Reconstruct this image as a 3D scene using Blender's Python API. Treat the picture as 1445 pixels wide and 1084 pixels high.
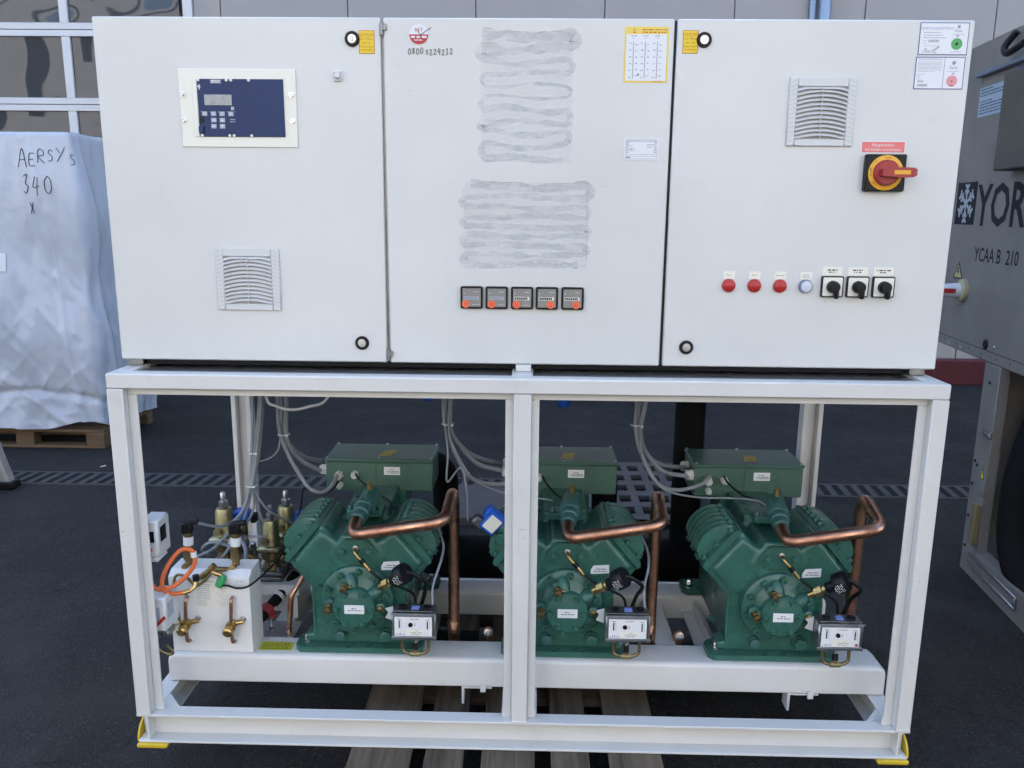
import bpy, bmesh, math, random
from mathutils import Vector, Matrix, noise as mnoise
PI = math.pi
random.seed(7)
for o in list(bpy.data.objects):
    bpy.data.objects.remove(o)
scene = bpy.context.scene
C = scene.collection
G = -0.134                       # yard level: the unit stands on a wooden pallet whose top is at z = 0.01

# ------------------------------------------------------------------ camera
def look(f_px, loc, pitch, yaw, roll):
    fw = Vector((math.sin(yaw)*math.cos(pitch), math.cos(yaw)*math.cos(pitch), -math.sin(pitch)))
    rt = Vector((math.cos(yaw), -math.sin(yaw), 0)); up = rt.cross(fw)
    r2 = rt*math.cos(roll) + up*math.sin(roll); u2 = up*math.cos(roll) - rt*math.sin(roll)
    cd = bpy.data.cameras.new('camera'); co = bpy.data.objects.new('camera', cd); C.objects.link(co)
    m = Matrix((r2, u2, -fw)).transposed().to_4x4(); m.translation = Vector(loc); co.matrix_world = m
    cd.sensor_fit = 'HORIZONTAL'; cd.sensor_width = 36.0; cd.lens = f_px/1445.0*36.0
    cd.clip_start = 0.05; cd.clip_end = 2000
    scene.camera = co
look(1164.95, (0.01406, -2.39494, 1.65513), 0.205301, -0.0208039, 0.0093263)

# ------------------------------------------------------------------ sky, sun, exposure
SUN_EL, SUN_AZ = math.radians(47), math.radians(-22)      # azimuth from +Y (behind the hall), towards -X
world = bpy.data.worlds.new('World'); scene.world = world; world.use_nodes = True
wn = world.node_tree; wn.nodes.clear()
sky = wn.nodes.new('ShaderNodeTexSky'); sky.sky_type = 'NISHITA'; sky.sun_disc = False
sky.sun_elevation = SUN_EL; sky.sun_rotation = SUN_AZ; sky.altitude = 300; sky.dust_density = 0.8; sky.air_density = 1.0; sky.ozone_density = 1.0
bg = wn.nodes.new('ShaderNodeBackground'); bg.inputs[1].default_value = 0.12
wo = wn.nodes.new('ShaderNodeOutputWorld')
wn.links.new(sky.outputs[0], bg.inputs[0]); wn.links.new(bg.outputs[0], wo.inputs[0])
sd = bpy.data.lights.new('sun', 'SUN'); sd.energy = 4.0; sd.angle = math.radians(0.53); sd.color = (1.0, 0.95, 0.88)
so = bpy.data.objects.new('sun', sd); C.objects.link(so)
sdir = Vector((math.sin(SUN_AZ)*math.cos(SUN_EL), math.cos(SUN_AZ)*math.cos(SUN_EL), math.sin(SUN_EL)))
so.rotation_euler = sdir.to_track_quat('Z', 'Y').to_euler(); so.location = (0, 0, 30)
vs = scene.view_settings
vs.view_transform = 'Standard'; vs.look = 'None'; vs.gamma = 1.0; vs.use_curve_mapping = False
vs.exposure = 2.32
scene.render.engine = 'CYCLES'
scene.cycles.use_denoising = True
scene.cycles.max_bounces = 4; scene.cycles.diffuse_bounces = 2; scene.cycles.glossy_bounces = 2; scene.cycles.transmission_bounces = 2
scene.cycles.caustics_reflective = False; scene.cycles.caustics_refractive = False
scene.cycles.use_adaptive_sampling = True; scene.cycles.adaptive_threshold = 0.03

# ------------------------------------------------------------------ materials
MATS = {}
def mat(name, col, rough=0.5, metal=0.0, var=0.0, vscale=6.0, bump=0.0, bscale=200.0, col2=None, spec=0.5, coat=0.0, dirt=0.0, wave=0.0, rvar=0.0):
    if name in MATS: return MATS[name]
    m = bpy.data.materials.new(name); m.use_nodes = True; nt = m.node_tree; b = nt.nodes['Principled BSDF']
    b.inputs['Base Color'].default_value = (*col, 1); b.inputs['Roughness'].default_value = rough; b.inputs['Metallic'].default_value = metal
    b.inputs['Specular IOR Level'].default_value = spec; b.inputs['Coat Weight'].default_value = coat
    tc = nt.nodes.new('ShaderNodeTexCoord')
    if var > 0 or col2:
        n = nt.nodes.new('ShaderNodeTexNoise'); n.inputs['Scale'].default_value = vscale; n.inputs['Detail'].default_value = 4; n.inputs['Roughness'].default_value = 0.6
        nt.links.new(tc.outputs['Object'], n.inputs['Vector'])
        mr = nt.nodes.new('ShaderNodeMapRange'); mr.inputs[1].default_value = 0.35; mr.inputs[2].default_value = 0.68
        nt.links.new(n.outputs[0], mr.inputs[0])
        mx = nt.nodes.new('ShaderNodeMix'); mx.data_type = 'RGBA'
        c2 = col2 if col2 else tuple(c*(1-var) for c in col)
        mx.inputs[6].default_value = (*col, 1); mx.inputs[7].default_value = (*c2, 1)
        nt.links.new(mr.outputs[0], mx.inputs[0]); nt.links.new(mx.outputs[2], b.inputs['Base Color'])
        if rvar > 0:
            mq = nt.nodes.new('ShaderNodeMapRange'); mq.inputs[3].default_value = rough; mq.inputs[4].default_value = rough + rvar
            nt.links.new(mr.outputs[0], mq.inputs[0]); nt.links.new(mq.outputs[0], b.inputs['Roughness'])
    if dirt > 0:
        nd = nt.nodes.new('ShaderNodeTexNoise'); nd.inputs['Scale'].default_value = 7.0; nd.inputs['Detail'].default_value = 4; nd.inputs['Roughness'].default_value = 0.72
        nt.links.new(tc.outputs['Object'], nd.inputs['Vector'])
        rd = nt.nodes.new('ShaderNodeMapRange'); rd.inputs[1].default_value = 0.60; rd.inputs[2].default_value = 0.80; rd.inputs[4].default_value = dirt
        nt.links.new(nd.outputs[0], rd.inputs[0])
        md = nt.nodes.new('ShaderNodeMix'); md.data_type = 'RGBA'; md.inputs[7].default_value = (col[0]*0.55, col[1]*0.52, col[2]*0.47, 1)
        src = b.inputs['Base Color'].links[0].from_socket if b.inputs['Base Color'].links else None
        if src: nt.links.new(src, md.inputs[6])
        else: md.inputs[6].default_value = (*col, 1)
        nt.links.new(rd.outputs[0], md.inputs[0]); nt.links.new(md.outputs[2], b.inputs['Base Color'])
    if bump > 0:
        n2 = nt.nodes.new('ShaderNodeTexNoise'); n2.inputs['Scale'].default_value = bscale; n2.inputs['Detail'].default_value = 2
        nt.links.new(tc.outputs['Object'], n2.inputs['Vector'])
        bp = nt.nodes.new('ShaderNodeBump'); bp.inputs['Strength'].default_value = bump; bp.inputs['Distance'].default_value = 0.002
        nt.links.new(n2.outputs[0], bp.inputs['Height']); nt.links.new(bp.outputs[0], b.inputs['Normal'])
        if wave > 0:
            n4 = nt.nodes.new('ShaderNodeTexNoise'); n4.inputs['Scale'].default_value = 3.5; n4.inputs['Detail'].default_value = 1
            nt.links.new(tc.outputs['Object'], n4.inputs['Vector'])
            b2 = nt.nodes.new('ShaderNodeBump'); b2.inputs['Strength'].default_value = wave; b2.inputs['Distance'].default_value = 0.02
            nt.links.new(n4.outputs[0], b2.inputs['Height']); nt.links.new(b2.outputs[0], bp.inputs['Normal'])
    MATS[name] = m
    return m

M_CAB   = mat('cabinet_grey_paint', (0.700, 0.705, 0.682), 0.28, var=0.05, vscale=2.0, bump=0.04, bscale=420, dirt=0.10, wave=0.35)
M_WHITE = mat('frame_white_paint', (0.72, 0.71, 0.68), 0.30, var=0.06, vscale=4.0, bump=0.06, bscale=260, dirt=0.22, wave=0.25)
M_GREEN = mat('compressor_green_paint', (0.041, 0.146, 0.109), 0.25, var=0.28, vscale=9.0, bump=0.22, bscale=110, rvar=0.18, coat=0.12, dirt=0.55)
M_GREEN2= mat('terminal_box_green', (0.076, 0.155, 0.120), 0.36, var=0.10, vscale=8.0, bump=0.05, bscale=300)
M_TEAL  = mat('valve_teal_paint', (0.045, 0.135, 0.125), 0.4, var=0.2, vscale=20, bump=0.1, bscale=200)
M_COPPER= mat('copper_pipe', (0.72, 0.40, 0.26), 0.24, 1.0, vscale=13.0, col2=(0.30, 0.135, 0.085), rvar=0.28)
M_BRASS = mat('brass', (0.62, 0.42, 0.16), 0.30, 1.0, var=0.4, vscale=40)
M_OLD   = mat('tarnished_brass', (0.36, 0.27, 0.13), 0.42, 1.0, var=0.4, vscale=30)
M_GOLD  = mat('yellow_zinc', (0.50, 0.42, 0.22), 0.38, 1.0, vscale=25, col2=(0.30, 0.29, 0.18), rvar=0.1)
M_ZINC  = mat('zinc_steel', (0.62, 0.63, 0.64), 0.30, 1.0, var=0.25, vscale=30)
M_GALV  = mat('galvanised_plate', (0.45, 0.46, 0.47), 0.35, 1.0, var=0.2, vscale=12)
M_STEEL = mat('dull_steel', (0.30, 0.30, 0.29), 0.45, 1.0, var=0.3, vscale=20)
M_BLACK = mat('black_plastic', (0.007, 0.007, 0.008), 0.42, spec=0.28, bump=0.05, bscale=400)
M_RUBBER= mat('black_rubber', (0.004, 0.004, 0.005), 0.8, spec=0.2, var=0.3, vscale=10, bump=0.2, bscale=90)
M_CABLE = mat('grey_cable', (0.26, 0.285, 0.315), 0.45, var=0.12, vscale=15)
M_PLAST = mat('light_grey_plastic', (0.66, 0.67, 0.66), 0.4)
M_WPLAST= mat('white_plastic', (0.72, 0.73, 0.73), 0.38, var=0.05, vscale=10)
M_CREAM = mat('cream_plate', (0.86, 0.84, 0.74), 0.4)
M_NAVY  = mat('navy_panel', (0.013, 0.031, 0.115), 0.4, spec=0.3, var=0.1, vscale=20)
M_LCD   = mat('lcd_glass', (0.24, 0.26, 0.26), 0.12, vscale=30, col2=(0.42, 0.44, 0.42))
M_KEY   = mat('key_grey', (0.42, 0.46, 0.52), 0.5)
M_PAPER = mat('paper_white', (0.80, 0.81, 0.83), 0.55)
M_INK   = mat('ink_dark', (0.03, 0.03, 0.04), 0.6)
M_INKG  = mat('ink_grey', (0.30, 0.31, 0.36), 0.6)
M_BLUEB = mat('border_blue', (0.08, 0.11, 0.30), 0.55)
M_LILAC = mat('ink_lilac', (0.28, 0.27, 0.48), 0.6)
M_REDINK= mat('ink_red', (0.52, 0.04, 0.05), 0.55)
M_YELL  = mat('sticker_yellow', (0.85, 0.62, 0.03), 0.5)
M_ORINK = mat('ink_orange', (0.55, 0.13, 0.02), 0.6)
M_YCH   = mat('chart_yellow', (0.88, 0.66, 0.13), 0.5)
M_PINK  = mat('label_pink', (0.82, 0.20, 0.18), 0.5)
M_RED   = mat('red_plastic', (0.46, 0.025, 0.022), 0.35)
M_SWRED = mat('switch_red', (0.36, 0.030, 0.030), 0.38)
M_SWYEL = mat('switch_yellow', (0.83, 0.42, 0.03), 0.42)
M_LENS  = mat('clear_lens', (0.62, 0.67, 0.74), 0.15)
M_BEZEL = mat('blue_grey_bezel', (0.20, 0.26, 0.36), 0.3, 0.6)
M_METER = mat('meter_face', (0.27, 0.255, 0.225), 0.5)
M_DOT   = mat('orange_dot', (0.90, 0.17, 0.07), 0.5)
M_GRN   = mat('seal_green', (0.09, 0.40, 0.11), 0.55)
M_PKD   = mat('seal_pink', (0.78, 0.33, 0.34), 0.55)
M_BLUE  = mat('coil_blue', (0.010, 0.10, 0.52), 0.38)
M_HOSE  = mat('orange_hose', (0.80, 0.17, 0.045), 0.45)
M_YPL   = mat('yellow_foot', (0.72, 0.50, 0.02), 0.45, var=0.15, vscale=20)
M_TAG   = mat('yellow_tag', (0.55, 0.55, 0.03), 0.5)
M_GCAP  = mat('green_cap', (0.02, 0.30, 0.09), 0.35)
M_REDCL = mat('clamp_red', (0.30, 0.03, 0.03), 0.5)
M_SMEAR = None
M_SMEARD= mat('glue_grime', (0.22, 0.21, 0.19), 0.6, vscale=60.0, col2=(0.5, 0.5, 0.48))
M_SLOT  = mat('dark_slot', (0.006, 0.006, 0.007), 0.9)
M_DECK  = mat('deck_sheet', (0.33, 0.34, 0.35), 0.35, 0.4, var=0.1, vscale=10)

def wood(name, col, col2, along):
    m = bpy.data.materials.new(name); m.use_nodes = True; nt = m.node_tree; b = nt.nodes['Principled BSDF']
    tc = nt.nodes.new('ShaderNodeTexCoord'); mp = nt.nodes.new('ShaderNodeMapping')
    s = [38, 38, 38]; s[along] = 2.2; mp.inputs['Scale'].default_value = s
    oi = nt.nodes.new('ShaderNodeObjectInfo'); ad = nt.nodes.new('ShaderNodeVectorMath'); ad.operation = 'ADD'
    ml = nt.nodes.new('ShaderNodeVectorMath'); ml.operation = 'SCALE'; ml.inputs['Scale'].default_value = 37.0
    cb = nt.nodes.new('ShaderNodeCombineXYZ'); nt.links.new(oi.outputs['Random'], cb.inputs[0]); nt.links.new(oi.outputs['Random'], cb.inputs[1]); nt.links.new(oi.outputs['Random'], cb.inputs[2])
    nt.links.new(cb.outputs[0], ml.inputs[0]); nt.links.new(tc.outputs['Object'], ad.inputs[0]); nt.links.new(ml.outputs[0], ad.inputs[1])
    nt.links.new(ad.outputs[0], mp.inputs[0])
    n = nt.nodes.new('ShaderNodeTexNoise'); n.inputs['Scale'].default_value = 1.0; n.inputs['Detail'].default_value = 8; n.inputs['Distortion'].default_value = 0.6
    nt.links.new(mp.outputs[0], n.inputs['Vector'])
    r = nt.nodes.new('ShaderNodeMapRange'); r.inputs[1].default_value = 0.3; r.inputs[2].default_value = 0.7; nt.links.new(n.outputs[0], r.inputs[0])
    n3 = nt.nodes.new('ShaderNodeTexNoise'); n3.inputs['Scale'].default_value = 5.0; n3.inputs['Detail'].default_value = 4; nt.links.new(ad.outputs[0], n3.inputs['Vector'])
    mm = nt.nodes.new('ShaderNodeMath'); mm.operation = 'MULTIPLY'; mm.inputs[1].default_value = 0.55; nt.links.new(n3.outputs[0], mm.inputs[0])
    ma = nt.nodes.new('ShaderNodeMath'); ma.operation = 'MULTIPLY_ADD'; ma.inputs[1].default_value = 0.75; nt.links.new(r.outputs[0], ma.inputs[0]); nt.links.new(mm.outputs[0], ma.inputs[2])
    mx = nt.nodes.new('ShaderNodeMix'); mx.data_type = 'RGBA'; mx.inputs[6].default_value = (*col, 1); mx.inputs[7].default_value = (*col2, 1)
    nt.links.new(ma.outputs[0], mx.inputs[0]); nt.links.new(mx.outputs[2], b.inputs['Base Color']); b.inputs['Roughness'].default_value = 0.8
    bp = nt.nodes.new('ShaderNodeBump'); bp.inputs['Strength'].default_value = 0.35; bp.inputs['Distance'].default_value = 0.003
    nt.links.new(r.outputs[0], bp.inputs['Height']); nt.links.new(bp.outputs[0], b.inputs['Normal'])
    return m
M_WOODY = wood('weathered_plank', (0.22, 0.165, 0.108), (0.06, 0.044, 0.03), 1)
M_WOODX = wood('weathered_crossboard', (0.16, 0.11, 0.075), (0.06, 0.04, 0.028), 0)
M_WOODF = wood('fresh_pallet_wood', (0.22, 0.135, 0.07), (0.11, 0.066, 0.034), 0)

def asphalt():
    m = bpy.data.materials.new('asphalt'); m.use_nodes = True; nt = m.node_tree; b = nt.nodes['Principled BSDF']
    tc = nt.nodes.new('ShaderNodeTexCoord')
    def noise(s, d=4, ro=0.55):
        n = nt.nodes.new('ShaderNodeTexNoise'); n.inputs['Scale'].default_value = s; n.inputs['Detail'].default_value = d; n.inputs['Roughness'].default_value = ro
        nt.links.new(tc.outputs['Object'], n.inputs['Vector']); return n
    big = noise(0.7, 3, 0.6); mid = noise(9, 3, 0.65); fine = noise(170, 2)
    vor = nt.nodes.new('ShaderNodeTexVoronoi'); vor.inputs['Scale'].default_value = 150; nt.links.new(tc.outputs['Object'], vor.inputs['Vector'])
    def rng(src, a, bb, c=0.0, d=1.0):
        r = nt.nodes.new('ShaderNodeMapRange'); r.inputs[1].default_value = a; r.inputs[2].default_value = bb; r.inputs[3].default_value = c; r.inputs[4].default_value = d
        nt.links.new(src, r.inputs[0]); return r.outputs[0]
    def mix(fac, ca, cb):
        x = nt.nodes.new('ShaderNodeMix'); x.data_type = 'RGBA'
        if isinstance(ca, tuple): x.inputs[6].default_value = (*ca, 1)
        else: nt.links.new(ca, x.inputs[6])
        x.inputs[7].default_value = (*cb, 1); nt.links.new(fac, x.inputs[0]); return x.outputs[2]
    c = mix(rng(big.outputs[0], 0.35, 0.65), (0.018, 0.0175, 0.0175), (0.030, 0.029, 0.028))
    c = mix(rng(mid.outputs[0], 0.52, 0.72, 0, 0.7), c, (0.016, 0.016, 0.017))
    sp = nt.nodes.new('ShaderNodeSeparateColor'); nt.links.new(vor.outputs['Color'], sp.inputs[0])
    c = mix(rng(sp.outputs[0], 0.80, 1.0, 0, 0.32), c, (0.15, 0.145, 0.14))
    c = mix(rng(sp.outputs[1], 0.75, 1.0, 0, 0.6), c, (0.014, 0.014, 0.015))
    dust = noise(2.3, 5, 0.7)
    c = mix(rng(dust.outputs[0], 0.45, 0.72, 0, 0.7), c, (0.050, 0.047, 0.044))
    ck = nt.nodes.new('ShaderNodeTexVoronoi'); ck.feature = 'DISTANCE_TO_EDGE'; ck.inputs['Scale'].default_value = 0.55
    wp = nt.nodes.new('ShaderNodeVectorMath'); wp.operation = 'MULTIPLY_ADD'; wp.inputs[1].default_value = (0.25,0.25,0.25)
    nt.links.new(noise(3.0, 2, 0.7).outputs['Color'], wp.inputs[0]); nt.links.new(tc.outputs['Object'], wp.inputs[2]); nt.links.new(wp.outputs[0], ck.inputs['Vector'])
    c = mix(rng(ck.outputs['Distance'], 0.0035, 0.0, 0, 0.55), c, (0.007, 0.007, 0.007))
    oil = noise(1.6, 3, 0.5)
    c = mix(rng(oil.outputs[0], 0.63, 0.75, 0, 0.55), c, (0.016, 0.016, 0.017))
    nt.links.new(c, b.inputs['Base Color']); b.inputs['Roughness'].default_value = 0.82; b.inputs['Specular IOR Level'].default_value = 0.22
    nt.links.new(rng(fine.outputs[0], 0.3, 0.7, 0.62, 0.92), b.inputs['Roughness'])
    bp = nt.nodes.new('ShaderNodeBump'); bp.inputs['Strength'].default_value = 0.7; bp.inputs['Distance'].default_value = 0.004
    ad = nt.nodes.new('ShaderNodeMath'); ad.operation = 'ADD'; nt.links.new(fine.outputs[0], ad.inputs[0]); nt.links.new(vor.outputs['Distance'], ad.inputs[1])
    nt.links.new(ad.outputs[0], bp.inputs['Height']); nt.links.new(bp.outputs[0], b.inputs['Normal'])
    return m
M_ASPH = asphalt()
def glue(name, hi, zs):
    m = bpy.data.materials.new(name); m.use_nodes = True; nt = m.node_tree; b = nt.nodes['Principled BSDF']
    b.inputs['Base Color'].default_value = (0.60, 0.615, 0.635, 1); b.inputs['Roughness'].default_value = 0.16
    tc = nt.nodes.new('ShaderNodeTexCoord'); mp = nt.nodes.new('ShaderNodeMapping'); mp.inputs['Scale'].default_value = (1.0, 1.0, zs); nt.links.new(tc.outputs['Object'], mp.inputs[0])
    n = nt.nodes.new('ShaderNodeTexNoise'); n.inputs['Scale'].default_value = 22; n.inputs['Detail'].default_value = 7; n.inputs['Roughness'].default_value = 0.65; n.inputs['Distortion'].default_value = 0.5
    nt.links.new(mp.outputs[0], n.inputs['Vector'])
    r = nt.nodes.new('ShaderNodeMapRange'); r.inputs[1].default_value = 0.36; r.inputs[2].default_value = 0.66; r.inputs[3].default_value = 0.03; r.inputs[4].default_value = hi
    nt.links.new(n.outputs[0], r.inputs[0]); nt.links.new(r.outputs[0], b.inputs['Alpha'])
    bp = nt.nodes.new('ShaderNodeBump'); bp.inputs['Strength'].default_value = 0.4; bp.inputs['Distance'].default_value = 0.002; nt.links.new(n.outputs[0], bp.inputs['Height']); nt.links.new(bp.outputs[0], b.inputs['Normal'])
    return m
M_SMEAR = glue('glue_residue', 0.36, 3.2); M_FILM = glue('glue_film', 0.13, 7.0)

def cladding():
    return mat('cladding_grey', (0.355, 0.325, 0.305), 0.45, var=0.08, vscale=1.2, bump=0.04, bscale=60)
M_CLAD = cladding()
M_DOORF = mat('door_frame_alu', (0.70, 0.67, 0.66), 0.4, 0.0, var=0.06, vscale=3)
M_YORK = mat('machine_grey_paint', (0.225, 0.208, 0.192), 0.45, var=0.2, vscale=3.5, bump=0.08, bscale=160, dirt=0.45, wave=0.3)
M_YORKI = mat('machine_print', (0.014, 0.017, 0.026), 0.6, spec=0.2)
M_ALU = mat('ladder_aluminium', (0.60, 0.61, 0.62), 0.35, 1.0, var=0.2, vscale=20)
M_GRATE = mat('cast_iron_grate', (0.070, 0.069, 0.068), 0.6, 0.1, var=0.3, vscale=15)
M_CRATE = mat('grey_crate_plastic', (0.085, 0.075, 0.072), 0.6, var=0.25, vscale=8)
M_BRICKR = mat('red_ribbed_plastic', (0.12, 0.014, 0.02), 0.6, var=0.25, vscale=10)
M_PLINTH = mat('stained_plinth', (0.22, 0.19, 0.18), 0.8, vscale=7, col2=(0.13, 0.11, 0.105))

# ------------------------------------------------------------------ mesh helpers
ORG = {}
class MB:
    def __init__(s): s.v = []; s.f = []
    def add(s, vv, ff):
        b = len(s.v); s.v.extend([tuple(p) for p in vv]); s.f.extend([tuple(i+b for i in f) for f in ff]); return s
    def box(s, x0, x1, y0, y1, z0, z1, bev=0.0):
        lo = (min(x0,x1), min(y0,y1), min(z0,z1)); hi = (max(x0,x1), max(y0,y1), max(z0,z1))
        bev = min(bev, 0.45*min(hi[i]-lo[i] for i in range(3)))
        if bev <= 0:
            vv = [(x,y,z) for x in (lo[0],hi[0]) for y in (lo[1],hi[1]) for z in (lo[2],hi[2])]
            return s.add(vv, [(0,1,3,2),(4,6,7,5),(0,4,5,1),(2,3,7,6),(0,2,6,4),(1,5,7,3)])
        vv = []; idx = {}
        for sx in (0,1):
            for sy in (0,1):
                for sz in (0,1):
                    c = [hi[0] if sx else lo[0], hi[1] if sy else lo[1], hi[2] if sz else lo[2]]; sg = [1 if q else -1 for q in (sx,sy,sz)]
                    for k in range(3):
                        p = [c[i] - (sg[i]*bev if i != k else 0) for i in range(3)]; idx[(sx,sy,sz,k)] = len(vv); vv.append(p)
        ff = []
        def cn(k, sk, a, b):
            q = [0,0,0]; q[k] = sk; o = [i for i in range(3) if i != k]; q[o[0]] = a; q[o[1]] = b; return tuple(q)
        for k in range(3):
            for sk in (0,1):
                ff.append([idx[cn(k,sk,a,b)+(k,)] for a,b in ((0,0),(1,0),(1,1),(0,1))])
        for k,l,mm in ((0,1,2),(0,2,1),(1,2,0)):
            for a in (0,1):
                for b in (0,1):
                    q0=[0,0,0]; q0[k]=a; q0[l]=b; q1=list(q0); q1[mm]=1
                    ff.append([idx[tuple(q0)+(k,)], idx[tuple(q1)+(k,)], idx[tuple(q1)+(l,)], idx[tuple(q0)+(l,)]])
        for sx in (0,1):
            for sy in (0,1):
                for sz in (0,1): ff.append([idx[(sx,sy,sz,k)] for k in range(3)])
        return s.add(vv, ff)
    def rings(s, rs, cap=True, closed=False):
        n = len(rs[0]); vv = [p for r in rs for p in r]; ff = []
        m = len(rs)
        for i in range(m if closed else m-1):
            j = (i+1) % m
            for k in range(n): ff.append((i*n+k, i*n+(k+1)%n, j*n+(k+1)%n, j*n+k))
        if cap and not closed: ff.append(tuple(range(n-1,-1,-1))); ff.append(tuple((m-1)*n+k for k in range(n)))
        return s.add(vv, ff)
    def lathe(s, p, ax, prof, n=20):
        p = Vector(p); a = Vector(ax).normalized(); u = a.orthogonal().normalized(); w = a.cross(u)
        return s.rings([[p + a*t + (u*math.cos(2*PI*k/n) + w*math.sin(2*PI*k/n))*max(r,1e-4) for k in range(n)] for t, r in prof])
    def cyl(s, p0, p1, r, n=16, r1=None):
        p0 = Vector(p0); p1 = Vector(p1); L = (p1-p0).length
        return s.lathe(p0, p1-p0, [(0,r),(L,r if r1 is None else r1)], n)
    def bolt(s, p, ax, r, h):        # hexagon head on a washer
        p = Vector(p); a = Vector(ax).normalized()
        s.lathe(p, a, [(0,r*1.35),(h*0.18,r*1.35)], 12)
        return s.lathe(p+a*h*0.18, a, [(0,r),(h*0.65,r),(h*0.82,r*0.8)], 6)
    def tube(s, pts, r, n=10, cap=True, closed=False):
        P = [Vector(p) for p in pts]; m = len(P); T = []
        for i in range(m):
            if closed: t = P[(i+1)%m]-P[i-1]
            else: t = P[min(i+1,m-1)]-P[max(i-1,0)]
            T.append(t.normalized() if t.length > 1e-9 else Vector((0,0,1)))
        u = T[0].orthogonal().normalized(); rs = []
        for i in range(m):
            u = (u - T[i]*u.dot(T[i])); u = u.normalized() if u.length > 1e-6 else T[i].orthogonal().normalized()
            w = T[i].cross(u); rr = r[i] if isinstance(r, (list,tuple)) else r
            rs.append([P[i] + (u*math.cos(2*PI*k/n)+w*math.sin(2*PI*k/n))*rr for k in range(n)])
        return s.rings(rs, cap, closed)
    def prism(s, poly, y0, y1):      # polygon in (x, z) run along y
        n = len(poly)
        return s.add([(x,y0,z) for x,z in poly]+[(x,y1,z) for x,z in poly],
                     [tuple(range(n)), tuple(range(2*n-1,n-1,-1))]+[(k,(k+1)%n,n+(k+1)%n,n+k) for k in range(n)])
    def prism3(s, poly3, d):         # polygon of 3-D points, thickened by the vector d
        n = len(poly3); d = Vector(d); A = [Vector(p) for p in poly3]
        return s.add(A+[p+d for p in A], [tuple(range(n)), tuple(range(2*n-1,n-1,-1))]+[(k,(k+1)%n,n+(k+1)%n,n+k) for k in range(n)])
    def disc(s, x, z, r, y0, y1, n=28): return s.prism([(x+r*math.cos(2*PI*k/n), z+r*math.sin(2*PI*k/n)) for k in range(n)], y0, y1)
    def quad(s, a, b, c, d): return s.add([a,b,c,d], [(0,1,2,3)])
    def text(s, string, o, ux, uz, size, align='CENTER', sx=1.0, bold=0.0):
        vv, ff = text_mesh(string, align, bold); o = Vector(o); ux = Vector(ux); uz = Vector(uz)
        return s.add([o + ux*(x*size*sx) + uz*(z*size) for x, z in vv], ff)
    def tf(s, string, x, y, z, size, align='CENTER', sx=1.0): return s.text(string, (x,y,z), (1,0,0), (0,0,1), size, align, sx)
    def dash(s, x0, x1, z, h, y, seed=0, cover=0.75):     # a line of print too small to read
        rn = random.Random(int(seed*7919)+int(x0*1e4)+int(z*1e5)); x = x0
        while x < x1:
            w = h*rn.uniform(0.8, 3.2); e = min(x+w, x1)
            s.quad((x,y,z-h/2),(e,y,z-h/2),(e,y,z+h/2),(x,y,z+h/2)); x = e + h*rn.uniform(0.35, 0.9)*(1.0/cover)
        return s
_TX = {}
def text_mesh(string, align, bold=0.0):
    k = (string, align, bold)
    if k not in _TX:
        cu = bpy.data.curves.new('t', 'FONT'); cu.body = string; cu.align_x = align; cu.resolution_u = 2; cu.offset = bold
        ob = bpy.data.objects.new('t', cu); C.objects.link(ob)
        dg = bpy.context.evaluated_depsgraph_get(); dg.update()
        me = bpy.data.meshes.new_from_object(ob.evaluated_get(dg))
        _TX[k] = ([(v.co.x, v.co.y) for v in me.vertices], [tuple(p.vertices) for p in me.polygons])
        bpy.data.objects.remove(ob); bpy.data.curves.remove(cu); bpy.data.meshes.remove(me)
    return _TX[k]
def shade(me, ang=38):
    bm = bmesh.new(); bm.from_mesh(me)
    bmesh.ops.recalc_face_normals(bm, faces=bm.faces)
    ca = math.radians(ang)
    for f in bm.faces: f.smooth = True
    for e in bm.edges:
        e.smooth = not (len(e.link_faces) == 2 and e.calc_face_angle(0) > ca)
    bm.to_mesh(me); bm.free()
def obj(name, mb, m, parent=None, ang=38, label=None):
    org = ORG.get(parent.name, Vector()) if parent else Vector()
    me = bpy.data.meshes.new(name); me.from_pydata([tuple(Vector(v)-org) for v in mb.v], [], mb.f); me.materials.append(m)
    shade(me, ang)
    o = bpy.data.objects.new(name, me); C.objects.link(o)
    if parent: o.parent = parent
    ORG[o.name] = org
    if label: o['label'] = label
    return o
def thing(name, label, cat, loc, group=None):
    o = bpy.data.objects.new(name, None); C.objects.link(o); o.location = loc; o.empty_display_size = 0.05
    ORG[o.name] = Vector(loc); o['label'] = label; o['category'] = cat
    if group: o['group'] = group
    return o
def tag(o, label, cat, group=None):
    o['label'] = label; o['category'] = cat
    if group: o['group'] = group
    return o
def structure(name, mb, m, parent=None):
    o = obj(name, mb, m, parent)
    if not parent: o['kind'] = 'structure'
    return o
def copy_tree(o, parent=None):
    c = o.copy(); C.objects.link(c); c.parent = parent
    for ch in list(o.children): copy_tree(ch, c)
    return c
def smooth_path(pts, n=6, closed=False):          # Catmull-Rom through the points
    P = [Vector(p) for p in pts]; out = []; m = len(P)
    for i in range(m if closed else m-1):
        if closed: a,b,c,d = P[i-1],P[i],P[(i+1)%m],P[(i+2)%m]
        else: b,c = P[i],P[i+1]; a = P[i-1] if i > 0 else b+(b-c); d = P[i+2] if i+2 < m else c+(c-b)
        for k in range(n):
            t = k/n; out.append(0.5*((2*b)+(c-a)*t+(2*a-5*b+4*c-d)*t*t+(3*b-a-3*c+d)*t*t*t))
    if not closed: out.append(P[-1])
    return out
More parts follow.
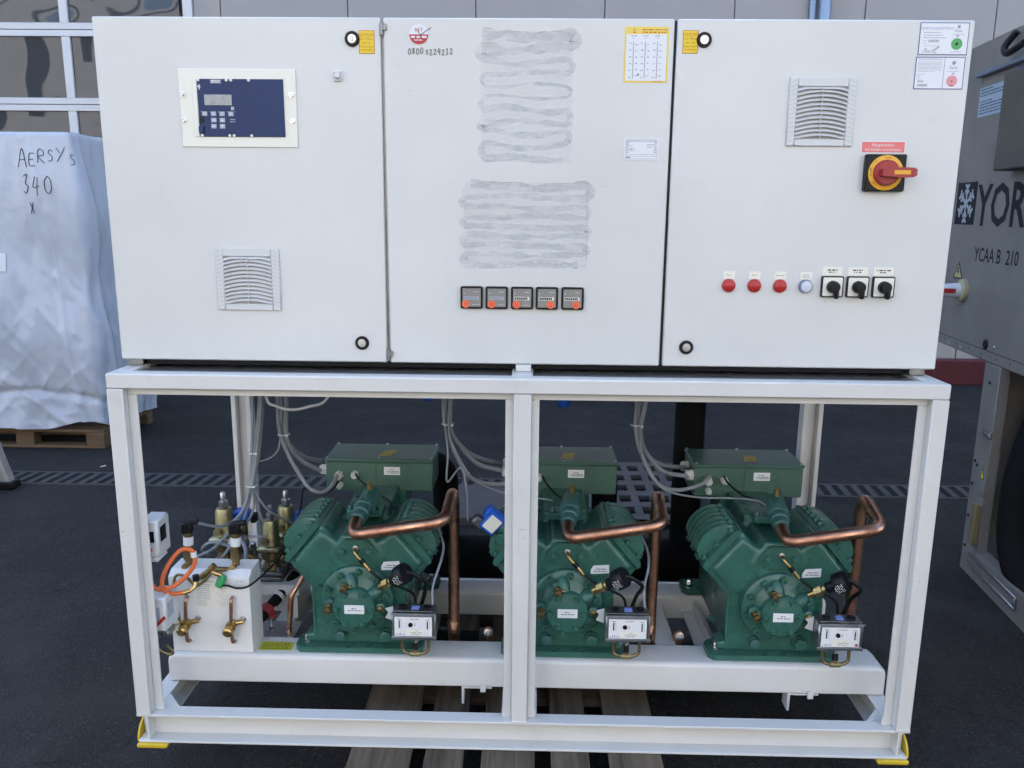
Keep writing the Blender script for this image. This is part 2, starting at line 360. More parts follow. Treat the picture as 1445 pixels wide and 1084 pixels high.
def bend_path(pts, rad, n=7):                     # straight runs joined by round bends
    P = [Vector(p) for p in pts]; out = [P[0]]
    for i in range(1, len(P)-1):
        a = (P[i-1]-P[i]); b = (P[i+1]-P[i]); la, lb = a.length, b.length; a.normalize(); b.normalize()
        th = a.angle(b); d = min(rad/max(math.tan(th/2),1e-3), 0.48*la, 0.48*lb); p0 = P[i]+a*d; p1 = P[i]+b*d
        for k in range(n+1):
            t = k/n; out.append((1-t)*(1-t)*p0+2*t*(1-t)*P[i]+t*t*p1)
    out.append(P[-1]); return out

# ------------------------------------------------------------------ the setting: yard, hall behind
gm = MB()
gm.quad((-120,-120,G),(120,-120,G),(120,120,G),(-120,120,G))
structure('ground', gm, M_ASPH)

WY = 6.65                                         # front of the hall wall
hall = thing('hall_building', 'long industrial hall clad in light grey vertical panels', 'building', (0, WY, G))
PW = 1.318
seams = [-3.50] + [-0.58 + PW*k for k in range(-2, 9)]
seams = sorted(set(round(s,3) for s in seams if s >= -3.5))
HT = 12.0
for i in range(len(seams)-1):
    a, b = seams[i]+0.004, seams[i+1]-0.004
    mb = MB(); mb.box(a, b, WY, WY+0.12, G+0.25, HT, 0.004); obj('wall_panel', mb, M_CLAD, hall)
mb = MB(); mb.box(-3.5, seams[-1], WY+0.02, WY+0.3, G, G+0.24); obj('plinth', mb, M_PLINTH, hall)
mb = MB(); mb.box(-30, 30, WY+0.3, WY+0.5, G, HT-0.05); mb.box(-30, -9.6, WY, WY+0.3, G, HT-0.05); mb.box(seams[-1], 30, WY, WY+0.3, G, HT-0.05)
mb.box(-9.6, -3.5, WY, WY+0.3, 4.3, HT-0.05); mb.box(-30, 30, WY+0.5, WY+16, HT-0.3, HT-0.05)
obj('wall_core', mb, M_CLAD, hall)
mb = MB(); mb.box(-3.60, -3.502, WY-0.03, WY+0.1, G, 4.3, 0.004); obj('door_jamb', mb, M_DOORF, hall)
dp = MB(); dp.tube([(2.93,WY-0.10,G+0.02),(2.93,WY-0.10,HT)], 0.062, 16); dp.box(2.80,2.855,WY-0.05,WY-0.002,G+.3,HT)
o = tag(obj('downpipe', dp, M_BEZEL), 'round grey rain downpipe running up the clad wall above the cabinet', 'downpipe')

# added unseen block behind the camera: bounces sunlight onto the fronts, mirrored in panes
yb = MB(); yb.box(-26, 26, -22, -10.5, G, 8.5)
yb.box(-26.2, 26.2, -22.2, -10.3, 8.5005, 8.8)
YBO = structure('bounce_building', yb, mat('bounce_wall_cream', (0.66, 0.65, 0.63), 0.8, var=.08, vscale=1.0))
for k in range(9):
    wd = (3.4,2.2,4.0,1.6)[k%4]; x = -23+5.4*k
    mb = MB(); mb.box(x, x+wd, -10.52, -10.46, G+.02, 3.4); mb.box(x, x+wd*.8, -10.52, -10.46, 4.7, 7.2); obj('window', mb, M_SLOT, YBO)  # dark openings on the added block, varying its mirror image in the panes

# sectional door with glazed rows
gd = thing('sectional_door', 'glazed sectional hall door with pale aluminium rails behind the wrapped load', 'door', (-6.5, WY+0.05, G))
DY = WY+0.02
rows = [G+0.02+0.746*k for k in range(7)]
zrail0 = [3.475 - 0.746*k for k in range(-1, 5)]                 # joints between sections
cols = [-3.62, -4.875, -6.14, -7.40, -8.66, -9.58]
mbm = {}
for z in zrail0:
    for (a,b) in ((z+0.003, z+0.068), (z-0.066, z-0.003)):
        mb = MB(); mb.box(-9.58, -3.61, DY, DY+0.05, a, b, 0.004); obj('rail', mb, M_DOORF, gd)
zs = sorted(zrail0)
def glass_mat():
    m = bpy.data.materials.new('door_acrylic'); m.use_nodes = True; nt = m.node_tree; b = nt.nodes['Principled BSDF']
    b.inputs['Base Color'].default_value = (0.60,0.60,0.60,1); b.inputs['Roughness'].default_value = 0.04; b.inputs['Transmission Weight'].default_value = 0.55
    b.inputs['IOR'].default_value = 1.5; b.inputs['Base Color'].default_value = (0.060,0.061,0.066,1); b.inputs['Transmission Weight'].default_value = 0.0
    b.inputs['Coat Weight'].default_value = 0.75; b.inputs['Coat Roughness'].default_value = 0.03; b.inputs['Coat IOR'].default_value = 1.36; b.inputs['Specular IOR Level'].default_value = 0.25
    tc = nt.nodes.new('ShaderNodeTexCoord'); n = nt.nodes.new('ShaderNodeTexNoise'); n.inputs['Scale'].default_value = 1.5; n.inputs['Detail'].default_value = 0.6
    nt.links.new(tc.outputs['Object'], n.inputs['Vector'])
    bp = nt.nodes.new('ShaderNodeBump'); bp.inputs['Strength'].default_value = 0.9; bp.inputs['Distance'].default_value = 0.06
    nt.links.new(n.outputs[0], bp.inputs['Height']); nt.links.new(bp.outputs[0], b.inputs['Normal']); nt.links.new(bp.outputs[0], b.inputs['Coat Normal'])
    return m
M_PANE = glass_mat()
for i in range(len(zs)-1):
    z0, z1 = zs[i]+0.068, zs[i+1]-0.066
    for j, x in enumerate(cols[1:-1]):
        mb = MB(); mb.box(x-0.045, x+0.045, DY+0.004, DY+0.05, z0, z1, 0.004); obj('mullion', mb, M_DOORF, gd)
    for j in range(len(cols)-1):
        a, b = cols[j+1]+0.045, cols[j]-0.045
        mb = MB(); mb.box(a, b, DY+0.03, DY+0.036, z0, z1); obj('pane', mb, M_PANE, gd)
# red ribbed kerb piece at the foot of the wall
rk = MB(); rk.box(4.2, 5.35, 6.45, 6.60, G, G+0.27, 0.01)
for k in range(56): rk.box(4.21+k*0.0203, 4.219+k*0.0203, 6.444, 6.452, G+0.01, G+0.26)
tag(obj('wheel_stop', rk, M_BRICKR), 'dark red ribbed kerb piece on the asphalt at the wall foot', 'kerb piece')

# drainage channel with slanted slots
DR0, DR1 = 2.745, 2.985
dr = thing('drain_channel', 'long cast iron drain grate with slanted slots across the asphalt', 'drain', (0, 2.86, G))
mb = MB()
mb.box(-4.6, 5.6, DR0-0.012, DR0+0.012, G-0.002, G+0.006); mb.box(-4.6, 5.6, DR1-0.012, DR1+0.012, G-0.002, G+0.006)
obj('edge_rail', mb, M_GRATE, dr)
mb = MB(); mb.box(-4.6, 5.6, DR0+0.012, DR1-0.012, G+0.001, G+0.002); obj('slot_floor', mb, M_SLOT, dr)
bar = MB(); sl = 0.02; bw = 0.042
bar.prism3([(-bw/2-sl/2,DR0+0.012,G+0.002),(bw/2-sl/2,DR0+0.012,G+0.002),(bw/2+sl/2,DR1-0.012,G+0.002),(-bw/2+sl/2,DR1-0.012,G+0.002)], (0,0,0.006))
b0 = obj('bar', bar, M_GRATE, dr)
for k in range(1, 116):
    x = -4.5 + k*0.087
    b = b0.copy(); C.objects.link(b); b.location.x = x
b0.location.x = -4.5

# ------------------------------------------------------------------ pallet under the unit
pl = thing('wooden_pallet', 'weathered wooden pallet with gapped planks under the compressor rack', 'pallet', (-0.04, 0.4, G))
for a, b, y0 in ((-.525,-.335,-.305),(-.292,-.173,-.30),(-.117,.047,-.31),(.098,.216,-.305),(.277,.44,-.30)):
    mb = MB(); mb.box(a, b, y0, 0.9, -0.012, 0.010, 0.003); obj('plank', mb, M_WOODY, pl)
for y in (-.26, .25, .80):
    mb = MB(); mb.box(-.522, .438, y-.05, y+.06, -0.034, -0.0125, 0.002); obj('crossboard', mb, M_WOODX, pl)
for y in (-.26, .25, .80):
    for x in (-.455, -.04, .37):
        mb = MB(); mb.box(x-.065, x+.065, y-.045, y+.055, G+0.022, -0.0345, 0.002); obj('block', mb, M_WOODX, pl)
for x in (-.455, -.04, .37):
    mb = MB(); mb.box(x-.06, x+.06, -.305, .9, G+0.0005, G+0.0215, 0.002); obj('runner', mb, M_WOODY, pl)

# ------------------------------------------------------------------ wrapped load on its pallet, left
pw = thing('wooden_pallet', 'light brown wooden pallet carrying the white wrapped load at left', 'pallet', (-3.8, 4.0, G))
PX0, PX1, PY0, PY1 = -4.42, -3.20, 3.58, 4.40
for y0, y1 in ((PY0,PY0+.145),(PY0+.18,PY0+.28),(PY0+.335,PY0+.48),(PY0+.54,PY0+.64),(PY1-.145,PY1)):
    mb = MB(); mb.box(PX0, PX1, y0, y1, -0.012, 0.010, 0.003); obj('plank', mb, M_WOODF, pw)
for x in (PX0+.07, (PX0+PX1)/2, PX1-.07):
    mb = MB(); mb.box(x-.07, x+.07, PY0, PY1, -0.034, -0.0125, 0.002); obj('crossboard', mb, M_WOODF, pw)
    for y in (PY0+.05, (PY0+PY1)/2, PY1-.05):
        mb = MB(); mb.box(x-.07, x+.07, y-.05, y+.05, G+.022, -0.0345, 0.003); obj('block', mb, M_WOODF, pw)
for y in (PY0+.05, (PY0+PY1)/2, PY1-.05):
    mb = MB(); mb.box(PX0, PX1, y-.05, y+.05, G+.0005, G+.0215, 0.002); obj('runner', mb, M_WOODF, pw)

def tarp_mat():
    m = mat('white_tarpaulin', (0.56, 0.585, 0.65), 0.24, var=0.10, vscale=3.0)
    nt = m.node_tree; b = nt.nodes['Principled BSDF']; tc = nt.nodes.new('ShaderNodeTexCoord'); prev = None
    for sc, st, di, rot in ((3.2, 0.7, 0.05, 0.5), (9.0, 0.6, 0.015, -0.7)):
        mp = nt.nodes.new('ShaderNodeMapping'); mp.inputs['Rotation'].default_value = (0, rot, 0); mp.inputs['Scale'].default_value = (1.0, 1.0, 0.55); nt.links.new(tc.outputs['Object'], mp.inputs[0])
        n = nt.nodes.new('ShaderNodeTexNoise'); n.noise_type = 'RIDGED_MULTIFRACTAL'; n.inputs['Scale'].default_value = sc; n.inputs['Detail'].default_value = 1.5
        nt.links.new(mp.outputs[0], n.inputs['Vector'])
        bp = nt.nodes.new('ShaderNodeBump'); bp.inputs['Strength'].default_value = st; bp.inputs['Distance'].default_value = di
        nt.links.new(n.outputs[0], bp.inputs['Height'])
        if prev: nt.links.new(prev.outputs[0], bp.inputs['Normal'])
        prev = bp
    nt.links.new(prev.outputs[0], b.inputs['Normal'])
    return m
M_TARP = tarp_mat()
TX0, TX1, TY0, TY1, TZ0, TZ1 = -4.44, -3.185, 3.565, 4.42, 0.03, 2.15
def tarp_pt(u, z):
    """u runs along the perimeter: left-back, front, right side; z is height."""
    w = TX1-TX0; d = TY1-TY0
    t = (z-TZ0)/(TZ1-TZ0)
    flare = 0.018*math.sin(6*z+u*2.0) + 0.03*(1-t)**2
    rr = 0.05
    def base(s):
        if s < d: return Vector((TX0, TY1-s, 0)), Vector((-1,0,0))
        if s < d+w: return Vector((TX0+s-d, TY0, 0)), Vector((0,-1,0))
        return Vector((TX1, TY0+s-d-w, 0)), Vector((1,0,0))
    p = Vector(); nn = Vector(); 
    for k in (-2,-1,0,1,2):
        q, n = base(max(0, min(2*d+w, u+k*0.028))); p += q*0.2; nn += n*0.2
    q = Vector((u*1.0, z*1.0, 3.1))
    wr = 0.022*mnoise.noise(Vector((u*2.2+z*1.1, z*0.9, 1.7))) + 0.012*mnoise.noise(Vector((u*6.5-z*2.0, z*2.2, 5.1)))
    diag = abs(mnoise.noise(Vector((u*3.0+z*2.6, u*0.8-z*1.2, 9.3))))
    def ridge(a, b, c, p=3): return max(0.0, 1-abs(mnoise.noise(Vector((a, b, c))))*2.6)**p
    low = max(0.10, 1-t*1.35)
    wr += 0.038*ridge(u*2.6+z*.25, z*.22, 4.4, 2)*(1-.55*t) + 0.022*ridge(u*1.7+z*2.1, z*0.8-u*0.5, 9.3)*low + 0.010*ridge(u*4.2-z*3.0, z*1.7, 3.3)*low + 0.007*ridge(u*8.0+z*6.0, z*5.0-u*2, 6.1, 2)*max(.25, low) - 0.02*low
    wr += 0.009*(0.3-abs(mnoise.noise(Vector((u*11+z*7, z*3-u*3, 2.2)))))*(1.2-t)
    crease = math.exp(-((z-(0.27+0.05*math.sin(u*5)))/0.03)**2)
    wr -= 0.022*crease
    p = p + nn*(wr+flare)
    lean = 0.05*t*t
    p.x -= lean if p.x > -3.6 else 0
    hem = 0.03*math.sin(u*4.1)+0.025*math.sin(u*9.7+1)
    p.z = z + (hem*(1-t)**6 if t < 1 else 0)
    return p
w = TX1-TX0; d = TY1-TY0; per = 2*d+w
NU, NZ = 210, 150
mb = MB(); vv = []
for j in range(NZ+1):
    for i in range(NU+1):
        vv.append(tarp_pt(per*i/NU, TZ0+(TZ1-TZ0)*j/NZ))
ff = [(j*(NU+1)+i, j*(NU+1)+i+1, (j+1)*(NU+1)+i+1, (j+1)*(NU+1)+i) for j in range(NZ) for i in range(NU)]
# top sheet: rounds over and slumps
top = [vv[NZ*(NU+1)+i] for i in range(NU+1)]; cen = Vector(((TX0+TX1)/2, (TY0+TY1)/2, 0))
prev = NZ*(NU+1)
for k, (sc, dz) in enumerate(((0.985,0.018),(0.95,0.03),(0.8,0.03),(0.5,0.02),(0.02,0.015))):
    st = len(vv)
    for p in top:
        q = cen.lerp(Vector((p.x,p.y,0)), sc); vv.append((q.x, q.y, TZ1+dz+0.008*mnoise.noise(Vector((q.x*5,q.y*5,1)))))
    ff += [(prev+i, prev+i+1, st+i+1, st+i) for i in range(NU)]; prev = st
mb.add(vv, ff)
tarp = thing('wrapped_load', 'tall pallet load wrapped in creased white tarpaulin with black handwriting', 'wrapped load', (-3.8, 4.0, 0.011))
obj('tarpaulin', mb, M_TARP, tarp, ang=80)
# marker writing on the tarpaulin: strokes in a unit box
GL = {'A':[[(0,0),(.45,1),(.9,0)],[(.15,.38),(.75,.42)]],'E':[[(.75,1),(.1,.95),(.05,.05),(.8,.0)],[(.08,.5),(.6,.52)]],
      'R':[[(.05,0),(.1,1),(.6,.95),(.65,.6),(.1,.5),(.75,0)]],'S':[[(.7,.9),(.3,1),(.1,.75),(.6,.45),(.55,.1),(.05,.05)]],
      'Y':[[(.0,1),(.35,.5)],[(.85,1.05),(.1,-.35)]],'3':[[(.05,.9),(.5,1),(.25,.55),(.55,.35),(.3,.0),(.0,.1)]],
      '4':[[(.35,1),(.05,.4),(.75,.45)],[(.6,.95),(.5,-.1)]],'0':[[(.4,1),(.1,.7),(.1,.2),(.4,0),(.7,.25),(.7,.75),(.4,1)]],
      'X':[[(.1,1),(.6,0)],[(.65,1),(.05,0)]],'8':[[(.5,.95),(.15,.8),(.55,.35),(.4,0),(.15,.2),(.55,.7),(.5,.95)]],
      '5':[[(.75,.8),(.25,.8),(.2,.5),(.6,.4),(.5,.05),(.1,.0)]],'2':[[(.05,.75),(.35,.95),(.6,.7),(.1,.05),(.75,.1)]],
      'S2':[[(.75,.95),(.2,.95)],[(.35,.0),(.7,.1)]]}
def glyphs(seq, surf, r, mb, n=5):
    for g, x, z, sx, sz in seq:
        for st in GL[g]:
            pts = smooth_path([(x+a*sx, 0, z+b*sz) for a, b in st], n)
            mb.tube([surf(p.x, p.z) for p in pts], r, 5)
def tsurf(x, z):
    u = d + (x-TX0); p = tarp_pt(u, z); p2 = tarp_pt(u+0.05, z)
    s = (x-p.x); p = tarp_pt(u+s, z); return p + Vector((0,-0.0035,0))
wmb = MB()
X0 = -3.625; 
glyphs([('A',X0,1.935,.07,.13),('E',X0+.085,1.945,.06,.085),('R',X0+.15,1.965,.06,.09),('S',X0+.22,1.975,.05,.08),('Y',X0+.28,2.0,.075,.07),
        ('S',X0+.385,1.95,.05,.075),('3',X0+.03,1.755,.06,.13),('4',X0+.10,1.75,.075,.12),('0',X0+.185,1.755,.07,.12),('X',X0+.06,1.615,.045,.075)], tsurf, 0.0025, wmb)
obj('handwriting', wmb, M_INK, tarp)
pmb = MB(); ss = []
for (x, z) in ((-3.86,1.33),(-3.79,1.33),(-3.79,1.20),(-3.86,1.20)): ss.append(tsurf(x, z)+Vector((0,-.004,0)))
pmb.prism3(ss, (0,0.003,0)); obj('paper_tag', pmb, M_PAPER, tarp)

# ------------------------------------------------------------------ ladder foot, far left
ld = thing('aluminium_ladder', 'aluminium step ladder at the left edge with its splayed legs on the asphalt', 'ladder', (-3.4, 2.7, G))
def leg(px0, p1, wdt=0.028):
    mb = MB(); a = Vector(px0); b = Vector(p1); t = (b-a).normalized(); s = Vector((0,1,0)); u = t.cross(s).normalized()
    c = [a+u*wdt+s*0.03, a+u*wdt-s*0.03, a-u*wdt-s*0.03, a-u*wdt+s*0.03]
    mb.prism3(c, b-a); return mb
obj('leg', leg((-3.36,2.66,G+0.03),(-4.0,2.9,1.5)), M_ALU, ld)
obj('leg', leg((-3.44,2.50,G+0.03),(-4.0,2.76,1.35)), M_ALU, ld)
mb = MB(); mb.box(-3.42,-3.31,2.61,2.71,G,G+0.05,0.008); obj('foot', mb, M_BLACK, ld)
mb = MB(); mb.box(-3.50,-3.39,2.45,2.55,G,G+0.05,0.008); obj('foot', mb, M_BLACK, ld)
mb = MB(); mb.box(-4.1,-3.43,2.55,2.75,G+0.24,G+0.28,0.006); obj('step', mb, M_ALU, ld)

# ------------------------------------------------------------------ grey plastic pallet behind the rack
gp = thing('plastic_pallet', 'dirty grey plastic pallet with square holes lying behind the middle compressor', 'pallet', (0.5, 2.3, G))
mb = MB(); mb.box(-0.55, 0.50, 2.12, 2.70, G+0.0, G+0.06, 0.006); obj('deck', mb, M_CRATE, gp)
for k in range(5):
    mb = MB(); x = 0.54+k*0.118; mb.box(x, x+0.046, 2.13, 3.24, G+0.03, G+0.06, 0.003); obj('slat', mb, M_CRATE, gp)
for k in range(6):
    mb = MB(); y = 2.13+k*0.205; mb.box(0.54, 1.058, y, y+0.085, G+0.028, G+0.062, 0.003); obj('crossbar', mb, M_CRATE, gp)

mb = MB(); mb.tube(smooth_path([(-3.0,3.12,G+.004),(-2.985,3.13,G+.006),(-2.972,3.145,G+.005)],4),.0035,6); tag(obj('paper_scrap', mb, M_PAPER), 'tiny pale scrap of litter on the asphalt in front of the left pallet', 'litter')

# ------------------------------------------------------------------ steel frame
fr = thing('steel_frame', 'white steel frame with open front carrying the control cabinet', 'steel frame', (0, 0.4, 0.012))
FX, FY, ZT, ZB = 1.197, -0.11, 1.194, 0.11
def fpart(name, mb, m=M_WHITE): return obj(name, mb, m, fr)
def front_post(sx):
    mb = MB(); mb.box(sx*FX, sx*(FX-.047), FY, FY+.05, ZB+.0005, ZT-.0455, 0.003)
    mb.box(sx*(FX-.0472), sx*(FX-.074), FY+.028, FY+.034, ZB+.0005, ZT-.067, 0.001); return mb
fpart('post', front_post(-1)); fpart('post', front_post(1))
mb = MB(); mb.box(-.028, .0225, FY+.001, FY+.05, ZB+.0005, ZT-.0455, .003)
mb.box(-.0282, -.052, FY+.028, FY+.034, ZB+.0005, ZT-.067, .001); mb.box(.0227, .0455, FY+.028, FY+.034, ZB+.0005, ZT-.067, .001); fpart('post', mb)
mb = MB(); mb.box(-FX, FX, FY, FY+.05, ZT-.045, ZT, .004); mb.box(-FX+.047, FX-.047, FY+.028, FY+.034, ZT-.0665, ZT-.0455, .001); fpart('top_rail', mb)
for s in (-1, 1):
    mb = MB(); mb.box(s*FX, s*(FX-.05), FY+.0505, .8495, ZT-.045, ZT-.0005, .003); fpart('top_rail', mb)
    mb = MB(); mb.box(s*FX, s*(FX-.018), .85, .91, ZB+.0005, ZT-.0455, .002); mb.box(s*(FX-.0182), s*(FX-.06), .885, .89, ZB+.0005, ZT-.0455, .001); mb.box(s*(FX-.0602), s*(FX-.078), .852, .905, ZB+.0005, ZT-.0455, .002); fpart('post', mb)
mb = MB(); mb.box(-FX, FX, .8505, .91, ZT-.045, ZT, .003); fpart('top_rail', mb)
mb = MB(); mb.box(-.035, .025, FY+.0505, .8495, ZT-.044, ZT-.0002, .003); fpart('top_rail', mb)
for a, b in ((-FX+.052, -.037), (.027, FX-.052)):
    mb = MB(); mb.box(a, b, FY+.0505, .849, ZT-.016, ZT-.012); fpart('deck_sheet', mb, M_DECK)
for x in (-1.135, -.055, .045, .10, 1.12):
    mb = MB(); mb.lathe((x, -.035, ZT-.012), (0,0,1), [(0,.007),(.004,.006),(.006,.003)], 10); fpart('rivet', mb, M_ZINC)
zb0 = 0.012
mb = MB(); mb.box(-FX, FX, FY, FY+.05, ZB-.008, ZB, .0015); mb.box(-FX, FX, FY, FY+.05, zb0, zb0+.008, .0015); mb.box(-FX+.0015, FX-.0015, FY+.044, FY+.050, zb0+.0082, ZB-.0082)
for x in (-FX+.028, FX-.034): mb.box(x, x+.006, FY+.004, FY+.0438, zb0+.0082, ZB-.0082)
fpart('base_channel', mb)
for s in (-1, 1):
    mb = MB(); mb.box(s*FX, s*(FX-.055), FY+.0503, .8497, ZB-.008, ZB, .0015); mb.box(s*FX, s*(FX-.055), FY+.0503, .8497, zb0, zb0+.008, .0015); mb.box(s*(FX-.010), s*(FX-.016), FY+.0503, .8497, zb0+.0082, ZB-.0082); fpart('base_channel', mb)
mb = MB(); mb.box(-FX, FX, .85, .91, ZB-.008, ZB, .0015); mb.box(-FX, FX, .85, .91, zb0, zb0+.008, .0015); mb.box(-FX+.0015, FX-.0015, .853, .859, zb0+.0082, ZB-.0082); fpart('base_channel', mb)
mb = MB(); mb.box(-.058, -.053, FY+.0503, .8497, zb0, .108); mb.box(.048, .053, FY+.0503, .8497, zb0, .108); mb.box(-.0528, .0478, FY+.0503, .8497, .092, .098); fpart('base_channel', mb)
for s in (-1, 1):                # gussets in the front corners
    mb = MB(); mb.prism3([(s*(FX-.056),FY+.0505,ZB-.006),(s*(FX-.115),FY+.0505,ZB-.006),(s*(FX-.056),FY+.12,ZB-.006)], (0,0,.005)); fpart('gusset', mb)
    # yellow rubber foot: pad plus upright half disc
    mb = MB(); x0 = s*(FX+.008)
    mb.box(s*(FX+.004), s*(FX-.092), FY-.008, FY+.10, -.004, .0115, .004)
    pts = [(x0, FY+.062+.052*math.cos(PI*k/12), .010+.058*math.sin(PI*k/12)) for k in range(13)]
    mb.prism3(pts, (-s*.006, 0, 0)); fpart('rubber_foot', mb, M_YPL)
for x in (-1.10, -.02, 1.08):    # small stamped slots in the web
    mb = MB(); mb.box(x-.012, x+.012, FY+.043, FY+.0445, ZB-.022, ZB-.019); fpart('slot_mark', mb, M_INKG)

def weld(p0, p1, n, r=.0035):
    p0 = Vector(p0); p1 = Vector(p1); rn = random.Random(int(p0.x*1000)+n)
    mb = MB(); mb.tube([p0.lerp(p1, k/n)+Vector((0,0,0)) for k in range(n+1)], [r*(.75+.5*rn.random()) for k in range(n+1)], 6); fpart('weld_bead', mb)
for x0, x1 in ((-FX+.002,-FX+.045),(FX-.045,FX-.002),(-.027,.0215)): weld((x0,FY+.002,ZB+.001),(x1,FY+.002,ZB+.001),10)
for x in (-FX+.074, FX-.074, -.052, .0455): weld((x,FY+.03,ZB+.002),(x,FY+.03,ZB+.03),6,.003)
for s in (-1,1): weld((s*(FX-.0225),FY+.006,zb0+.009),(s*(FX-.0225),FY+.042,zb0+.009),8)
for x, z, w_, h_ in ((-1.186,.715,.010,.0016),(-1.184,.728,.004,.0012),(-1.185,.70,.003,.0012),(.0,.742,.018,.0012),(.008,.715,.004,.003),(-.012,.69,.003,.002),(.5,1.172,.006,.001),(-.6,1.166,.004,.001),(1.17,.6,.003,.004),(1.176,.34,.006,.001)):
    mb = MB(); mb.box(x-w_/2, x+w_/2, FY-.0004 if abs(x) > .02 else FY+.0006, FY+.002, z, z+h_); fpart('scuff', mb, M_SMEARD)

# ------------------------------------------------------------------ compressor skid
sk = thing('compressor_skid', 'white rail skid with rounded edges on which the compressors are bolted', 'skid', (0, .4, .111))
def spart(name, mb, m=M_WHITE): return obj(name, mb, m, sk)
def rounded_rail(x0, x1, y0, y1, z0, z1, r=.016):
    mb = MB(); prof = []
    for cy, cz, a0 in ((y1-r,z1-r,0),(y0+r,z1-r,90)):
        for k in range(6):
            a = math.radians(a0+18*k); prof.append((cy+r*math.cos(a), cz+r*math.sin(a)))
    prof += [(y0,z0+.004),(y0+.004,z0),(y1-.004,z0),(y1,z0+.004)]
    n = len(prof); cut = .018
    rs = []
    for x, ins in ((x0,1),(x0+cut,0),(x1-cut,0),(x1,1)):
        rs.append([(x, y, z-(cut*.8 if ins and z > (z0+z1)/2 else 0)) for y, z in prof])
    return mb.rings(rs)
spart('rail', rounded_rail(-1.17, 1.19, .076, .205, .113, .2135))
spart('rail', rounded_rail(-1.16, 1.17, .575, .69, .113, .2105))
for x in (-.86, -.02, .50, 1.02):
    mb = MB(); mb.box(x-.035, x+.035, .2055, .5745, .135, .195, .004); spart('cross_member', mb)
mb = MB(); mb.box(.62, .70, .2055, .5745, .14, .145); mb.box(.66, .668, .2055, .5745, .1455, .19); spart('cross_member', mb)
for x in (-.145, .93):           # brackets bolted under the front rail
    mb = MB(); mb.prism([(x-.05,.1125),(x+.05,.1125),(x+.05,.1065),(x-.042,.1065),(x-.042,.05),(x-.05,.05)], .078, .13); spart('bracket', mb)
    mb = MB(); mb.box(x+.012, x+.03, .066, .0755, .100, .125, .001); spart('clip', mb)
mb = MB(); mb.quad((-.880,.108,.2142),(-.768,.108,.2142),(-.772,.162,.2142),(-.884,.162,.2142)); tg = spart('warning_sticker', mb, M_TAG)
mb = MB()
for k in range(5):
    rn = random.Random(k); x = -.872
    while x < -.785:
        w_ = rn.uniform(.004,.012); mb.quad((x,.116+k*.009,.2146),(x+w_,.116+k*.009,.2146),(x+w_,.1195+k*.009,.2146),(x,.1195+k*.009,.2146)); x += w_+.003
obj('print', mb, M_INK, tg)

# ------------------------------------------------------------------ control cabinet
cb = thing('control_cabinet', 'wide light grey control cabinet with three doors on the white frame', 'control cabinet', (0, .2, ZT))
Z0, Z1 = 1.216, 2.171
def cpart(name, mb, m, parent=None, label=None): return obj(name, mb, m, parent or cb, label=label)
mb = MB(); mb.box(-1.198, 1.198, .022, .40, Z0+.001, Z1-.001, .004); cpart('housing', mb, M_CAB)
mb = MB(); mb.box(-1.17, 1.17, .045, .38, ZT+.0005, Z0+.0005); cpart('plinth', mb, M_BLACK)
for x in (-1.165, -.0, 1.16):
    mb = MB(); mb.box(x-.025, x+.02, -.005 if abs(x)<.1 else .02, .044, ZT+.0005, Z0-.001, .002); cpart('foot', mb, M_WHITE if abs(x)<.1 else M_STEEL)
doors = []
for a, b in ((-1.2, -.4045), (-.3965, .396), (.404, 1.2)):
    mb = MB(); mb.box(a, b, 0, .021, Z0, Z1, .0035); doors.append(cpart('door', mb, M_CAB))
mb = MB(); mb.box(-.4043, -.3967, .012, .0215, Z0+.003, Z1-.003); cpart('seal', mb, M_STEEL)
mb = MB(); mb.box(.3962, .4038, .010, .0215, Z0+.003, Z1-.003); cpart('seal', mb, M_BLACK)
for z in (2.145, 1.243):
    mb = MB(); mb.box(-.405, -.387, -.006, -.0005, z-.008, z+.008, .001); mb.cyl((-.4005,-.004,z-.02),(-.4005,-.004,z+.014),.0042,10); cpart('hinge', mb, M_STEEL)
mb = MB(); mb.box(1.2005, 1.222, .05, .09, 2.10, 2.155, .003); cpart('side_latch', mb, M_BLACK)
for x, z in ((-.482,2.115),(-.478,1.274),(.477,2.117),(.472,1.273)):
    mb = MB(); mb.lathe((x,-.0003,z),(0,-1,0),[(0,.0205),(.004,.0205),(.0075,.018),(.0078,.0125),(.004,.012)],24); lk = cpart('lock', mb, M_BLACK)
    mb = MB(); mb.lathe((x,-.004,z),(0,-1,0),[(0,.0119),(.003,.0115),(.0032,.006),(.001,.0055)],20); mb.box(x-.0025,x+.0025,-.0085,-.004,z-.008,z+.008,.001); cpart('key_insert', mb, M_ZINC, lk)

def sheet(x0, x1, z0, z1, y, t=.0008):
    return MB().box(x0, x1, y-t, y, z0, z1)
def rrect(x0, x1, z0, z1, r, y0, y1, n=5):
    pts = []
    for cx, cz, a0 in ((x1-r,z1-r,0),(x0+r,z1-r,90),(x0+r,z0+r,180),(x1-r,z0+r,270)):
        for k in range(n+1):
            a = math.radians(a0+90*k/n); pts.append((cx+r*math.cos(a), cz+r*math.sin(a)))
    return MB().prism(pts, y0, y1)
E0 = -.0002
